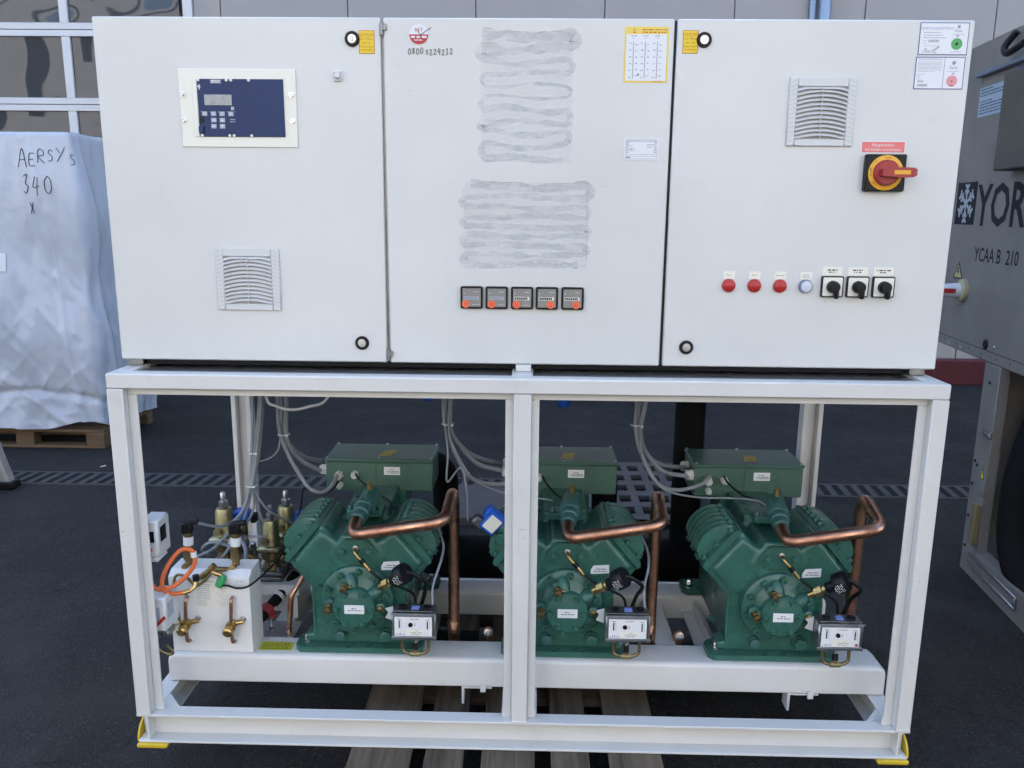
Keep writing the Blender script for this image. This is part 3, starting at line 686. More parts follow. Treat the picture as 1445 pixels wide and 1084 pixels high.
# controller
ct = cpart('controller', MB().box(-.969, -.642, -.004, E0, 1.827, 2.0355, .001), M_CREAM, label='navy blue electronic controller in a cream mounting plate')
cpart('front_panel', MB().box(-.917, -.6765, -.007, -.0042, 1.8545, 2.0085, .001), M_NAVY, ct)
cpart('side_strip', MB().box(-.932, -.9185, -.006, -.0042, 1.8545, 2.0085, .001), M_CREAM, ct)
mb = MB(); mb.box(-.8275,-.8268,-.0073,-.0071,1.856,2.007); mb.box(-.7725,-.7718,-.0073,-.0071,1.856,2.007); cpart('panel_joint', mb, M_INK, ct)
cpart('display', MB().box(-.8985, -.8215, -.0085, -.0072, 1.9385, 1.967, .0006), M_LCD, ct)
for x, z, s_ in ((-.900,1.916,'A'),(-.875,1.916,'B'),(-.851,1.916,'C'),(-.826,1.916,'D'),(-.875,1.899,'>'),(-.851,1.899,'^'),(-.876,1.8825,'-'),(-.8515,1.8825,'v')):
    k = cpart('key', MB().box(x-.0075, x+.0075, -.0085, -.0072, z-.006, z+.006, .0008), M_KEY, ct)
mb = MB()
for x, z, s_ in ((-.900,1.916,'A'),(-.875,1.916,'B'),(-.851,1.916,'C'),(-.826,1.916,'D')): mb.tf(s_, x, -.0088, z-.0035, .010)
mb.add([(-.855,-.0088,1.8965),(-.847,-.0088,1.8965),(-.851,-.0088,1.902)],[(0,1,2)]); mb.add([(-.8555,-.0088,1.885),(-.8475,-.0088,1.885),(-.8515,-.0088,1.8795)],[(0,1,2)])
mb.box(-.880,-.873,-.0088,-.0086,1.8985,1.8995); mb.add([(-.873,-.0088,1.896),(-.873,-.0088,1.902),(-.869,-.0088,1.899)],[(0,1,2)]); mb.dash(-.881,-.871,1.8825,.003,-.0088)
cpart('key_symbols', mb, M_PAPER, ct)
mb = MB(); mb.box(-.879,-.849,-.0078,-.0071,1.9965,2.0065); cpart('name_plate', mb, M_INKG, ct)
mb = MB(); mb.dash(-.876,-.852,2.0035,.0028,-.0080); mb.dash(-.876,-.852,1.9995,.0028,-.0080,3)
mb.add([(-.9165,-.0074,1.989),(-.908,-.0074,1.995),(-.9095,-.0074,1.9875),(-.9135,-.0074,1.986)],[(0,1,2,3)]); mb.add([(-.912,-.0074,1.9885),(-.9065,-.0074,1.9885),(-.9125,-.0074,1.977)],[(0,1,2)])
mb.dash(-.829,-.815,1.9005,.0017,-.0074); mb.dash(-.829,-.815,1.8945,.0017,-.0074,2)
for x in (-.909,-.885,-.861,-.8375,-.8145): mb.disc(x, 1.9215, .0009, -.0074, -.0072, 8)
cpart('panel_print', mb, M_PAPER, ct)
mb = MB(); mb.box(-.825,-.8165,-.0076,-.0072,1.926,1.935); cpart('icon', mb, M_KEY, ct)
mb = MB(); mb.box(-.914,-.904,-.009,-.0072,1.893,1.9065,.001); cpart('socket', mb, M_BLACK, ct)
mb = MB(); mb.box(-.9175,-.9035,-.013,-.0072,1.864,1.8825,.001); cpart('latch', mb, M_NAVY, ct)
for x, z in ((-.913,2.0055),(-.834,2.0055),(-.8215,2.0055),(-.772,2.0055),(-.9105,1.8575),(-.833,1.8575),(-.8205,1.8575),(-.771,1.8575)):
    mb = MB(); mb.lathe((x,-.0071,z),(0,-1,0),[(0,.0042),(.0014,.004),(.0022,.002)],12); cpart('screw', mb, M_CREAM, ct)
for x, z in ((-.961,1.968),(-.961,1.898),(-.655,1.967),(-.655,1.897)):
    mb = MB(); mb.lathe((x,-.0041,z),(0,-1,0),[(0,.0088),(.0015,.0088),(.0016,.0062),(.005,.0062),(.006,.005),(.006,.003),(.003,.0028)],16); cpart('screw', mb, M_ZINC, ct)
mb = MB(); mb.box(-.537,-.5125,-.006,E0,2.004,2.033,.002); mb.box(-.533,-.517,-.017,-.0062,2.011,2.031,.003); cpart('cable_clip', mb, M_WPLAST)

# filter grilles with arched louvres
def grille(x0, x1, z0, z1):
    base = MB(); t = .007
    a = .0215*(x1-x0)/.18; xi0, xi1, zi0, zi1 = x0+a, x1-a*1.06, z0+.019, z1-.024
    base.box(x0,xi0,-t,E0,z0,z1,.002); base.box(xi1,x1,-t,E0,z0,z1,.002); base.box(xi0+.0002,xi1-.0002,-t+.0003,E0,z0,zi0,.002); base.box(xi0+.0002,xi1-.0002,-t+.0003,E0,zi1,z1,.002)
    g = cpart('filter_grille', base, M_PLAST)
    mb = MB(); mb.box(xi0-.001,xi1+.001,-.0012,-.0004,zi0-.001,zi1+.001); cpart('backing', mb, mat('filter_mat', (.42,.41,.38), .8), g)
    n = 12; pitch = (zi1-zi0)/n; xm = (xi0+xi1)/2; hw = (xi1-xi0)/2; sag = .011
    for k in range(n):
        zc = zi0+pitch*(k+.30); mb = MB(); rs = []
        for q in range(13):
            x = xi0+.0004+(xi1-xi0-.0008)*q/12; zz = zc+sag*(1-((x-xm)/hw)**2)-sag*.5
            zz = max(zi0+.001, min(zi1-.0065, zz)); h = pitch*.62
            rs.append([(x,-.0082,zz-.0008),(x,-.0088,zz+.0008),(x,-.0022,min(zz+h,zi1-.0002)),(x,-.0018,min(zz+h-.0012,zi1-.0014))])
        mb.rings(rs); cpart('louvre', mb, M_PLAST, g)
    mb = MB(); mb.box(xm-.0008,xm+.0008,-.0084,-.0015,zi0,zi1); cpart('rib', mb, M_PLAST, g)
    mb = MB()
    for k in range(15):                       # fine grooves on the margins, following the arches
        zc = z0+.006+k*(z1-z0-.012)/14.0
        for s in (-1, 1):
            xa = xm+s*hw*1.03; xb = (x0+.002) if s < 0 else (x1-.002)
            f = lambda x: max(z0+.002, min(z1-.002, zc+sag*(1-((x-xm)/hw)**2)))
            m2 = (xa+xb)/2
            for p, q in ((xa,m2),(m2,xb)): mb.quad((p,-t-.0004,f(p)),(q,-t-.0004,f(q)),(q,-t-.0004,f(q)-.0007),(p,-t-.0004,f(p)-.0007))
    cpart('groove_lines', mb, M_INKG, g)
grille(-.897, -.712, 1.367, 1.5465)
grille(.7165, .8985, 1.8415, 2.0225)

# stickers --------------------------------------------------------------
def warn(x0, x1, z0, z1):
    s = cpart('warning_sticker', sheet(x0, x1, z0, z1, E0), M_ORINK); mb = sheet(x0+.0015, x1-.0015, z0+.0015, z1-.0015, -.0011, .0002); cpart('field', mb, M_YELL, s)
    xc = (x0+x1)/2; mb = MB()
    for t_, z, sz in (('ACHTUNG', .0465, .0092), ('Vor Öffnen', .0355, .0080), ('der Tür', .0255, .0080), ('Hauptschalter', .0165, .0068), ('ausschalten', .0080, .0074)): mb.tf(t_, xc, -.0015, z0+z, sz)
    mb.box(x0+.005,x1-.005,-.0015,-.0014,z0+.0443,z0+.0449); cpart('lettering', mb, M_ORINK, s)
warn(-.464,-.421,2.077,2.1375); warn(.4195,.461,2.082,2.1415)
# round service sticker with marker number
X, Zc = -.299, 2.1285
s = cpart('round_sticker', MB().disc(X, Zc, .026, -.0009, E0, 40), M_PAPER)
mb = MB(); mb.prism([(X+.026*math.cos(PI+PI*k/20), Zc-.001+.0255*math.sin(PI+PI*k/20)) for k in range(21)], -.0012, -.001); cpart('red_half', mb, M_REDINK, s)
mb = MB(); mb.tf('BKT', X, -.0014, Zc+.007, .0125); cpart('lettering', mb, M_REDINK, s)
mb = MB(); mb.dash(X-.0215,X+.0215,Zc-.0075,.0055,-.0016,4); mb.dash(X-.0125,X+.012,Zc-.0155,.0032,-.0016,6); cpart('fine_print', mb, M_PAPER, s)
mb = MB(); mb.tube([(X-.003,-.0016,Zc+.010),(X+.003,-.0016,Zc-.003),(X+.012,-.0016,Zc-.014)],.0008,5); mb.tube([(X+.004,-.0016,Zc-.002),(X+.034,-.0016,Zc+.017)],.0008,5); cpart('pen_line', mb, M_INK, s)
mb = MB(); seq = []
for i, ch in enumerate('08005224232'):
    xx = -.3295+.0112*i+(.003 if i > 3 else 0); seq.append((ch, xx, 2.0755+.0016*math.sin(i*2.1)+(.001*i if i<4 else 0), .0105, .0155 if ch!='5' else .012))
glyphs(seq, lambda x, z: Vector((x,-.0009,z)), .0009, mb, 4); cpart('handwritten_number', mb, M_INK)
# yellow pressure chart
s = cpart('pressure_chart', rrect(.262,.3815,2.006,2.1502,.005,-.0009,E0), M_YCH)
cpart('field', sheet(.2665,.3765,2.011,2.131,-.0012,.0002), M_PAPER, s)
mb = MB(); mb.dash(.310,.377,2.1425,.003,-.0013,1); mb.dash(.310,.377,2.1360,.003,-.0013,2); mb.dash(.285,.293,2.1425,.003,-.0013,3); mb.dash(.284,.294,2.1360,.003,-.0013,5); mb.dash(.34,.368,2.0085,.0018,-.0013,6); cpart('heading_print', mb, M_ORINK, s)
mb = MB()
for i, x in enumerate((.2865,.3185,.3515)):
    mb.box(x-.0007,x+.0007,-.0017,-.0015,2.017,2.112)
    for k in range(44): mb.quad((x-(.0035 if k%5==0 else .0018),-.0016,2.018+k*.0021),(x+.0018,-.0016,2.018+k*.0021),(x+.0018,-.0016,2.0184+k*.0021),(x-(.0035 if k%5==0 else .0018),-.0016,2.0184+k*.0021))
    for k in range(6): mb.dash(x-.011,x-.005,2.02+k*.0175,.0024,-.0016,k+i); mb.dash(x+.006,x+.0115,2.024+k*.016,.0024,-.0016,k+i+9)
    mb.dash(x-.007,x+.008,2.1265,.0026,-.0016,i+3); mb.dash(x-.002,x+.002,2.1205,.0022,-.0016,i+5)
cpart('scale_print', mb, M_INKG, s)
mb = MB(); mb.disc(.3015,2.0265,.0026,-.0018,-.0016,10); cpart('pen_dot', mb, M_INK, s)
# small wiring diagram sticker
s = cpart('diagram_sticker', sheet(.270,.3665,1.801,1.860,E0), M_PAPER)
mb = MB()
def line(x0,z0,x1,z1,w=.0006): 
    mb.quad((min(x0,x1)-w/2,-.0012,min(z0,z1)-w/2),(max(x0,x1)+w/2,-.0012,min(z0,z1)-w/2),(max(x0,x1)+w/2,-.0012,max(z0,z1)+w/2),(min(x0,x1)-w/2,-.0012,max(z0,z1)+w/2))
for a in ((.275,1.8045,.3625,1.8045),(.275,1.857,.3625,1.857),(.275,1.8045,.275,1.857),(.3625,1.8045,.3625,1.857),(.275,1.8500,.3625,1.8500),(.283,1.816,.283,1.850),(.3545,1.816,.3545,1.850),(.275,1.816,.3625,1.816),(.275,1.811,.3625,1.811)): line(*a)
for k in range(16): line(.278+k*.0053,1.850,.278+k*.0053,1.857,.0005)
for k in range(9): line(.279+k*.0095,1.811,.279+k*.0095,1.816,.0005)
mb.dash(.335,.352,1.842,.0026,-.0012,1); mb.dash(.335,.348,1.836,.0026,-.0012,2); mb.dash(.288,.294,1.839,.0022,-.0012,3); mb.dash(.287,.298,1.831,.003,-.0012,4); mb.dash(.286,.300,1.8265,.0016,-.0012,5)
for k in range(5): mb.dash(.2765,.282,1.8475-.0065*k,.0028,-.0012,k+8); mb.dash(.356,.361,1.8475-.0065*k,.0028,-.0012,k+14)
mb.dash(.279,.36,1.8525,.0016,-.0012,21); mb.dash(.277,.290,1.8078,.004,-.0012,22)
cpart('diagram_print', mb, M_INKG, s)
# inspection certificates
def cert(x0, x1, z0, z1, split):
    s = cpart('certificate', sheet(x0, x1, z0, z1, E0), M_BLUEB); b_ = .0022
    if split: sp = x0+(x1-x0)*.585; cpart('field', sheet(x0+b_,sp-.0006,z0+b_,z1-b_,-.0011,.0002), M_PAPER, s); cpart('field', sheet(sp+.0006,x1-b_,z0+b_,z1-b_,-.0011,.0002), M_PAPER, s)
    else: cpart('field', sheet(x0+b_, x1-b_, z0+b_, z1-b_, -.0011, .0002), M_PAPER, s)
    return s
s = cert(1.054,1.1855,2.0815,2.1645,False)
mb = MB(); mb.tf('WARTUNGSZERTIFIKAT', 1.101, -.0014, 2.1465, .0082); cpart('heading', mb, M_LILAC, s)
mb = MB()
for k in range(3): mb.dash(1.0655,1.112+.006*k,2.1385-.0065*k,.0017,-.0014,k)
mb.dash(1.0655,1.075,2.1175,.0013,-.0014,7); mb.dash(1.066,1.072,2.1115,.0013,-.0014,8); mb.dash(1.066,1.11,2.1045,.001,-.0014,9); mb.dash(1.142,1.172,2.1345,.0014,-.0014,10); mb.dash(1.140,1.170,2.090,.0014,-.0014,11)
mb.tf('Epta', 1.157, -.0014, 2.1405, .011)
mb.lathe((1.157,-.0012,2.1535),(0,-1,0),[(0,.0042),(.0002,.0042)],14); mb.add([(1.157,-.0014,2.156),(1.161,-.0014,2.1605),(1.159,-.0014,2.1545)],[(0,1,2)]); cpart('print', mb, M_INKG, s)
mb = MB(); mb.add([(1.1505,-.0014,2.1315),(1.1605,-.0014,2.1315),(1.1555,-.0014,2.1275)],[(0,1,2)]); cpart('arrow_mark', mb, M_BLUEB, s)
mb = MB(); mb.disc(1.1555,2.110,.0150,-.0015,-.0013,36); cpart('green_seal', mb, M_GRN, s)
mb = MB(); mb.disc(1.1555,2.110,.0042,-.0018,-.0016,16)
mb.tube([Vector(p) for p in smooth_path([(1.066,-.0016,2.085),(1.074,-.0016,2.099),(1.076,-.0016,2.088),(1.081,-.0016,2.093),(1.084,-.0016,2.088),(1.090,-.0016,2.092),(1.110,-.0016,2.1035),(1.094,-.0016,2.089),(1.104,-.0016,2.088)],5)],.0005,4)
seq = [(c_, 1.079+.0042*i, 2.1145, .0042, .0062) for i, c_ in enumerate(['2','0','X','X','0','X','5'])]; glyphs(seq, lambda x,z: Vector((x,-.0014,z)), .0004, mb, 3); cpart('handwriting', mb, M_INK, s)
s = cert(1.0515,1.184,1.9935,2.077,True)
mb = MB(); mb.tf('DICHTHEITSPRÜFUNG', 1.091, -.0014, 2.068, .0068, sx=.92); cpart('heading', mb, M_LILAC, s)
mb = MB()
for k in range(8): mb.dash(1.058,1.123-(.02 if k==7 else 0),2.0635-.0034*k,.0011,-.0014,k+30)
mb.dash(1.059,1.078,2.032,.0012,-.0014,41); mb.dash(1.06,1.067,2.027,.0016,-.0014,42); mb.dash(1.060,1.070,2.0205,.0012,-.0014,43); mb.dash(1.138,1.168,2.0395,.0013,-.0014,44)
mb.tf('Epta', 1.154, -.0014, 2.046, .013)
mb.lathe((1.154,-.0012,2.0615),(0,-1,0),[(0,.0052),(.0002,.0052)],14); mb.add([(1.155,-.0014,2.064),(1.159,-.0014,2.070),(1.157,-.0014,2.0625)],[(0,1,2)]); cpart('print', mb, M_INKG, s)
mb = MB(); mb.add([(1.150,-.0014,2.0355),(1.159,-.0014,2.0355),(1.1545,-.0014,2.032)],[(0,1,2)]); cpart('arrow_mark', mb, M_BLUEB, s)
mb = MB(); mb.disc(1.153,2.015,.0148,-.0015,-.0013,36); cpart('pink_seal', mb, M_PKD, s)
mb = MB(); mb.tf('6', 1.153, -.0017, 2.0115, .011); mb.dash(1.148,1.157,2.004,.0022,-.0017,50)
seq = [('4',1.061,2.012,.004,.005),('0',1.066,2.012,.003,.004),('X',1.070,2.012,.003,.004),('8',1.0745,2.012,.003,.004)]+[(c_,1.0605+.0042*i,2.0008,.004,.006) for i,c_ in enumerate('2802013' .replace('1','X'))]
glyphs(seq, lambda x,z: Vector((x,-.0014,z)), .00045, mb, 3); cpart('handwriting', mb, M_INK, s)
# main switch and its red label
s = cpart('switch_label', sheet(.9255,1.047,1.8245,1.8565,E0), M_PAPER); cpart('field', sheet(.928,1.0445,1.8265,1.8545,-.0011,.0002), M_PINK, s)
mb = MB(); mb.tf('Hauptschalter', .986, -.0014, 1.8428, .0112); mb.tf('bei Gefahr ausschalten', .986, -.0014, 1.8305, .0108); cpart('lettering', mb, M_PAPER, s)
ms = cpart('main_switch', MB().box(.9365,1.0465,-.022,E0,1.7205,1.8205,.003), M_BLACK, label='red and yellow main switch on a black square plate')
XC, ZC = .990, 1.7705
mb = MB(); mb.lathe((XC,-.0222,ZC),(0,-1,0),[(0,.0475),(.003,.0475),(.004,.046),(.004,.001)],40); cpart('yellow_ring', mb, M_SWYEL, ms)
mb = MB(); mb.lathe((XC,-.0263,ZC),(0,-1,0),[(0,.0355),(.010,.034),(.014,.030),(.015,.001)],36); cpart('knob', mb, M_SWRED, ms)
mb = MB(); hx = [(XC-.022,.0095),(XC+.03,.0135),(XC+.062,.0125),(XC+.070,.008)]
mb.prism3([(x,-.036,ZC-w_) for x,w_ in hx]+[(x,-.036,ZC+w_) for x,w_ in reversed(hx)], (0,-.026,0)); cpart('handle', mb, M_SWRED, ms)
mb = MB(); mb.box(XC+.008,XC+.052,-.0632,-.0622,ZC-.0055,ZC+.0055); cpart('handle_inlay', mb, M_SWYEL, ms)
mb = MB(); mb.tf('1 ON', XC+.002, -.0264, ZC+.0375, .0085); mb.text('0 OFF', (XC-.0385,-.0264,ZC+.004), (0,0,1), (-1,0,0), .0085); mb.text('RESET', (XC-.031,-.0264,ZC-.030), (.75,0,-.66), (.66,0,.75), .0045); mb.text('TRIP', (XC-.029,-.0264,ZC+.029), (.7,0,.7), (-.7,0,.7), .0045); cpart('lettering', mb, M_INK, ms)
# lamps and rotary switches
for i, x in enumerate((.584,.657,.730,.803)):
    mb = MB(); mb.lathe((x,E0,1.4545),(0,-1,0),[(0,.0195),(.003,.0195),(.004,.0185),(.012,.0180)] if i == 3 else [(0,.0192),(.005,.0192),(.006,.0184)],28); lp = cpart('signal_lamp', mb, M_BEZEL if i == 3 else M_RED)
    mb = MB(); mb.lathe((x,-.0122 if i==3 else -.0062,1.4545),(0,-1,0),[(0,.0155),(.002,.0150),(.0035,.010),(.004,.001)] if i==3 else [(0,.0182),(.004,.0172),(.0075,.012),(.009,.001)],28); cpart('lens', mb, M_LENS if i == 3 else M_RED, lp)
    s = cpart('name_tag', sheet(x-.0165,x+.0165,1.4735,1.4955,E0), M_CREAM)
    mb = MB()
    if i == 0: mb.tf('Pos. 1', x, -.0013, 1.4825, .0062)
    elif i == 1: mb.tf('Pos. 2', x, -.0013, 1.4825, .0062)
    elif i == 2: mb.tf('Betrieb NT', x, -.0013, 1.4825, .0054)
    else: mb.tf('Lampen', x, -.0013, 1.4858, .0056); mb.tf('Testtaste', x, -.0013, 1.4795, .0056)
    cpart('print', mb, M_INK, s)
for i, x in enumerate((.8775,.9495,1.0225)):
    rs_ = cpart('rotary_switch', rrect(x-.031,x+.031,1.425,1.4845,.004,-.009,E0), M_BLACK)
    cpart('cream_plate', rrect(x-.0275,x+.0275,1.4285,1.481,.003,-.0105,-.0092), M_CREAM, rs_)
    mb = MB(); mb.lathe((x,-.0107,1.4545),(0,-1,0),[(0,.0178),(.008,.0172),(.020,.0155),(.024,.012),(.0245,.001)],24)
    mb.box(x+.001,x+.013,-.034,-.0109,1.4215,1.456,.004); cpart('knob', mb, M_BLACK, rs_)
    mb = MB(); mb.quad((x+.006,-.0343,1.447),(x+.0085,-.0343,1.447),(x+.0085,-.0343,1.4535),(x+.006,-.0343,1.4535)); cpart('pointer_mark', mb, M_PAPER, rs_)
    s = cpart('name_tag', sheet(x-.0285,x+.0275,1.4865,1.5105,E0), M_CREAM)
    mb = MB(); mb.dash(x-.015-(.006 if i==2 else 0),x+.013+(.006 if i==2 else 0),1.5015,.0034,-.0013,i+60); mb.dash(x-.011,x+.009,1.4955,.0030,-.0013,i+70); cpart('print', mb, M_INK, s)
# hour meters with numbered orange dots
for i, (x, sx_) in enumerate(((-.187,.24),(-.1145,.27),(-.041,.25),(.0305,.665),(.1045,.665))):
    w_ = .0645; z0, z1 = 1.3795, 1.4445
    hm = cpart('hour_meter', rrect(x,x+w_,z0,z1,.006,-.009,E0), M_BLACK)
    cpart('face', MB().box(x+.006,x+w_-.006,-.0096,-.0091,z0+.006,z1-.006), M_METER, hm)
    mb = MB(); mb.box(x+.0095,x+w_-.012,-.0102,-.0097,z0+.0265,z0+.036); cpart('counter_window', mb, M_KEY if i < 2 else M_CREAM, hm)
    mb = MB()
    for k in range(7): mb.quad((x+.011+k*.0054,-.0105,z0+.0278),(x+.0152+k*.0054,-.0105,z0+.0278),(x+.0152+k*.0054,-.0105,z0+.0348),(x+.011+k*.0054,-.0105,z0+.0348))
    cpart('digit_wheels', mb, M_INK if i > 1 else M_INKG, hm)
    mb = MB(); mb.dash(x+.010,x+.012,z1-.0195,.003,-.0099,i); mb.dash(x+.040,x+.053,z1-.0155,.0014,-.0099,i+5); mb.dash(x+.034,x+.055,z0+.0125,.0012,-.0099,i+9); cpart('face_print', mb, M_PAPER, hm)
    xs = x+w_*sx_; zs_ = z1-(z1-z0)*.785
    d_ = cpart('number_dot', MB().disc(xs, zs_, .0112, -.0116, -.0108, 28), M_DOT, hm)
    mb = MB(); mb.tf(str(19+i), xs, -.0119, zs_-.005, .0145, sx=.85); cpart('number', mb, M_REDINK, hm)
# wavy glue residue where signs were removed: one continuous snaking stroke per patch
def smear(rows_, seed):
    mb = MB(); md = MB(); rn = random.Random(seed); path = []
    for k, (x0, x1, z, th, wav) in enumerate(rows_):
        n = 40; ph = rn.uniform(0,6); row = []
        for i in range(n+1):
            t = i/n; x = x0+(x1-x0)*t
            zz = z+wav*math.sin(t*6+ph)+wav*.8*mnoise.noise(Vector((x*14,k*3.1,seed)))
            hh = 1.6*th*(.9+.7*mnoise.noise(Vector((x*22,k*7.7,seed+4))))
            row.append((x, zz, max(hh,.0016)))
        if k == 0: top = list(row)
        if k % 2: row.reverse()
        if path:                          # round the end into the next row
            a, b = path[-1], row[0]; sg = 1 if k % 2 else -1
            for q in range(1, 8):
                f = q/8; path.append((a[0]*(1-f)+b[0]*f+sg*.012*math.sin(PI*f), a[1]*(1-f)+b[1]*f, max(.0016,(a[2]*(1-f)+b[2]*f)*(.9+.3*math.sin(PI*f)))))
        path += row
    L = []; R_ = []
    for i, (x, z, h) in enumerate(path):
        a = path[max(i-1,0)]; b = path[min(i+1,len(path)-1)]; t = Vector((b[0]-a[0], b[1]-a[1])); t = t.normalized() if t.length > 1e-7 else Vector((1,0)); u = Vector((-t.y,t.x))*h/2
        y = -.00040-.0000012*i; L.append((x+u.x,y,z+u.y)); R_.append((x-u.x,y,z-u.y))
    n = len(L); mb.add(L+R_, [(i,i+1,n+i+1,n+i) for i in range(n-1)])
    o_ = cpart('glue_residue', mb, M_SMEAR)
    fm = MB(); zt, zb_ = rows_[0][2]+.012, rows_[-1][2]-.010; nz = 46; E = []
    for k in range(nz+1):                 # thin ragged film left between the strokes
        z = zt+(zb_-zt)*k/nz; E.append(((min(r[0] for r in rows_)-.004+.012*mnoise.noise(Vector((z*40,seed,2))),-.00030,z),(max(r[1] for r in rows_)+.006+.012*mnoise.noise(Vector((z*40,seed,7))),-.00030,z)))
    fm.add([p for e in E for p in e], [(2*k,2*k+1,2*k+3,2*k+2) for k in range(nz)]); cpart('glue_film', fm, M_FILM, o_)
    for i in range(len(top)-1):           # broken grime line along the upper edge
        if mnoise.noise(Vector((top[i][0]*30,seed,0))) > -.15:
            a, b = top[i], top[i+1]; w1 = .0006+.0009*rn.random(); md.quad((a[0],-.0016,a[1]+a[2]*.5),(b[0],-.0016,b[1]+b[2]*.5),(b[0],-.0016,b[1]+b[2]*.5+w1),(a[0],-.0016,a[1]+a[2]*.5+w1))
    cpart('grime_line', md, M_SMEARD, o_)
smear([(-.125,.118,2.125,.018,.004),(-.120,.116,2.092,.019,.006),(-.118,.112,2.058,.010,.005),(-.116,.110,2.030,.009,.004),(-.118,.108,1.998,.006,.004),(-.116,.108,1.966,.006,.004),
       (-.120,.110,1.934,.012,.006),(-.118,.106,1.900,.010,.005),(-.118,.108,1.872,.012,.006),(-.118,.104,1.836,.011,.006),(-.114,.102,1.802,.014,.004)], 3)
smear([(-.158,.170,1.726,.015,.005),(-.170,.168,1.697,.012,.004),(-.172,.166,1.668,.012,.004),(-.168,.168,1.642,.011,.003),(-.172,.166,1.614,.011,.003),(-.166,.166,1.588,.010,.003),
       (-.172,.164,1.562,.012,.004),(-.168,.160,1.536,.010,.003),(-.164,.150,1.508,.013,.003)], 8)
mb = MB(); mb.box(.1735,.1742,-.0006,-.0003,1.515,1.737); cpart('scratch', mb, M_SMEARD)
for x, z, a_ in ((-.36,2.045,.004),(.02+.19,1.728,.006),(-.33,1.98,.003),(.86,1.41,.005),(.63,1.60,.003)):
    mb = MB(); mb.tube([(x,-.0004,z),(x+a_,-.0006,z+.001),(x+a_*1.6,-.0004,z+.003)],.0006,4); cpart('scuff', mb, M_SMEARD)

# ------------------------------------------------------------------ compressors
def remeshed(name, mb, vox, smooth_it=5):
    me = bpy.data.meshes.new('tmp'); me.from_pydata([tuple(v) for v in mb.v], [], mb.f)
    bm = bmesh.new(); bm.from_mesh(me); bmesh.ops.recalc_face_normals(bm, faces=bm.faces); bm.to_mesh(me); bm.free()
    ob = bpy.data.objects.new('tmp', me); C.objects.link(ob)
    r = ob.modifiers.new('r', 'REMESH'); r.mode = 'VOXEL'; r.voxel_size = vox; r.adaptivity = 0
    s = ob.modifiers.new('s', 'SMOOTH'); s.factor = 0.5; s.iterations = smooth_it
    dg = bpy.context.evaluated_depsgraph_get(); dg.update()
    m2 = bpy.data.meshes.new_from_object(ob.evaluated_get(dg)); bpy.data.objects.remove(ob); m2.name = name
    out = MB(); out.v = [tuple(v.co) for v in m2.vertices]; out.f = [tuple(p.vertices) for p in m2.polygons]
    bpy.data.meshes.remove(m2); return out
CX = [-.54, .146, .832]; CZ = .405
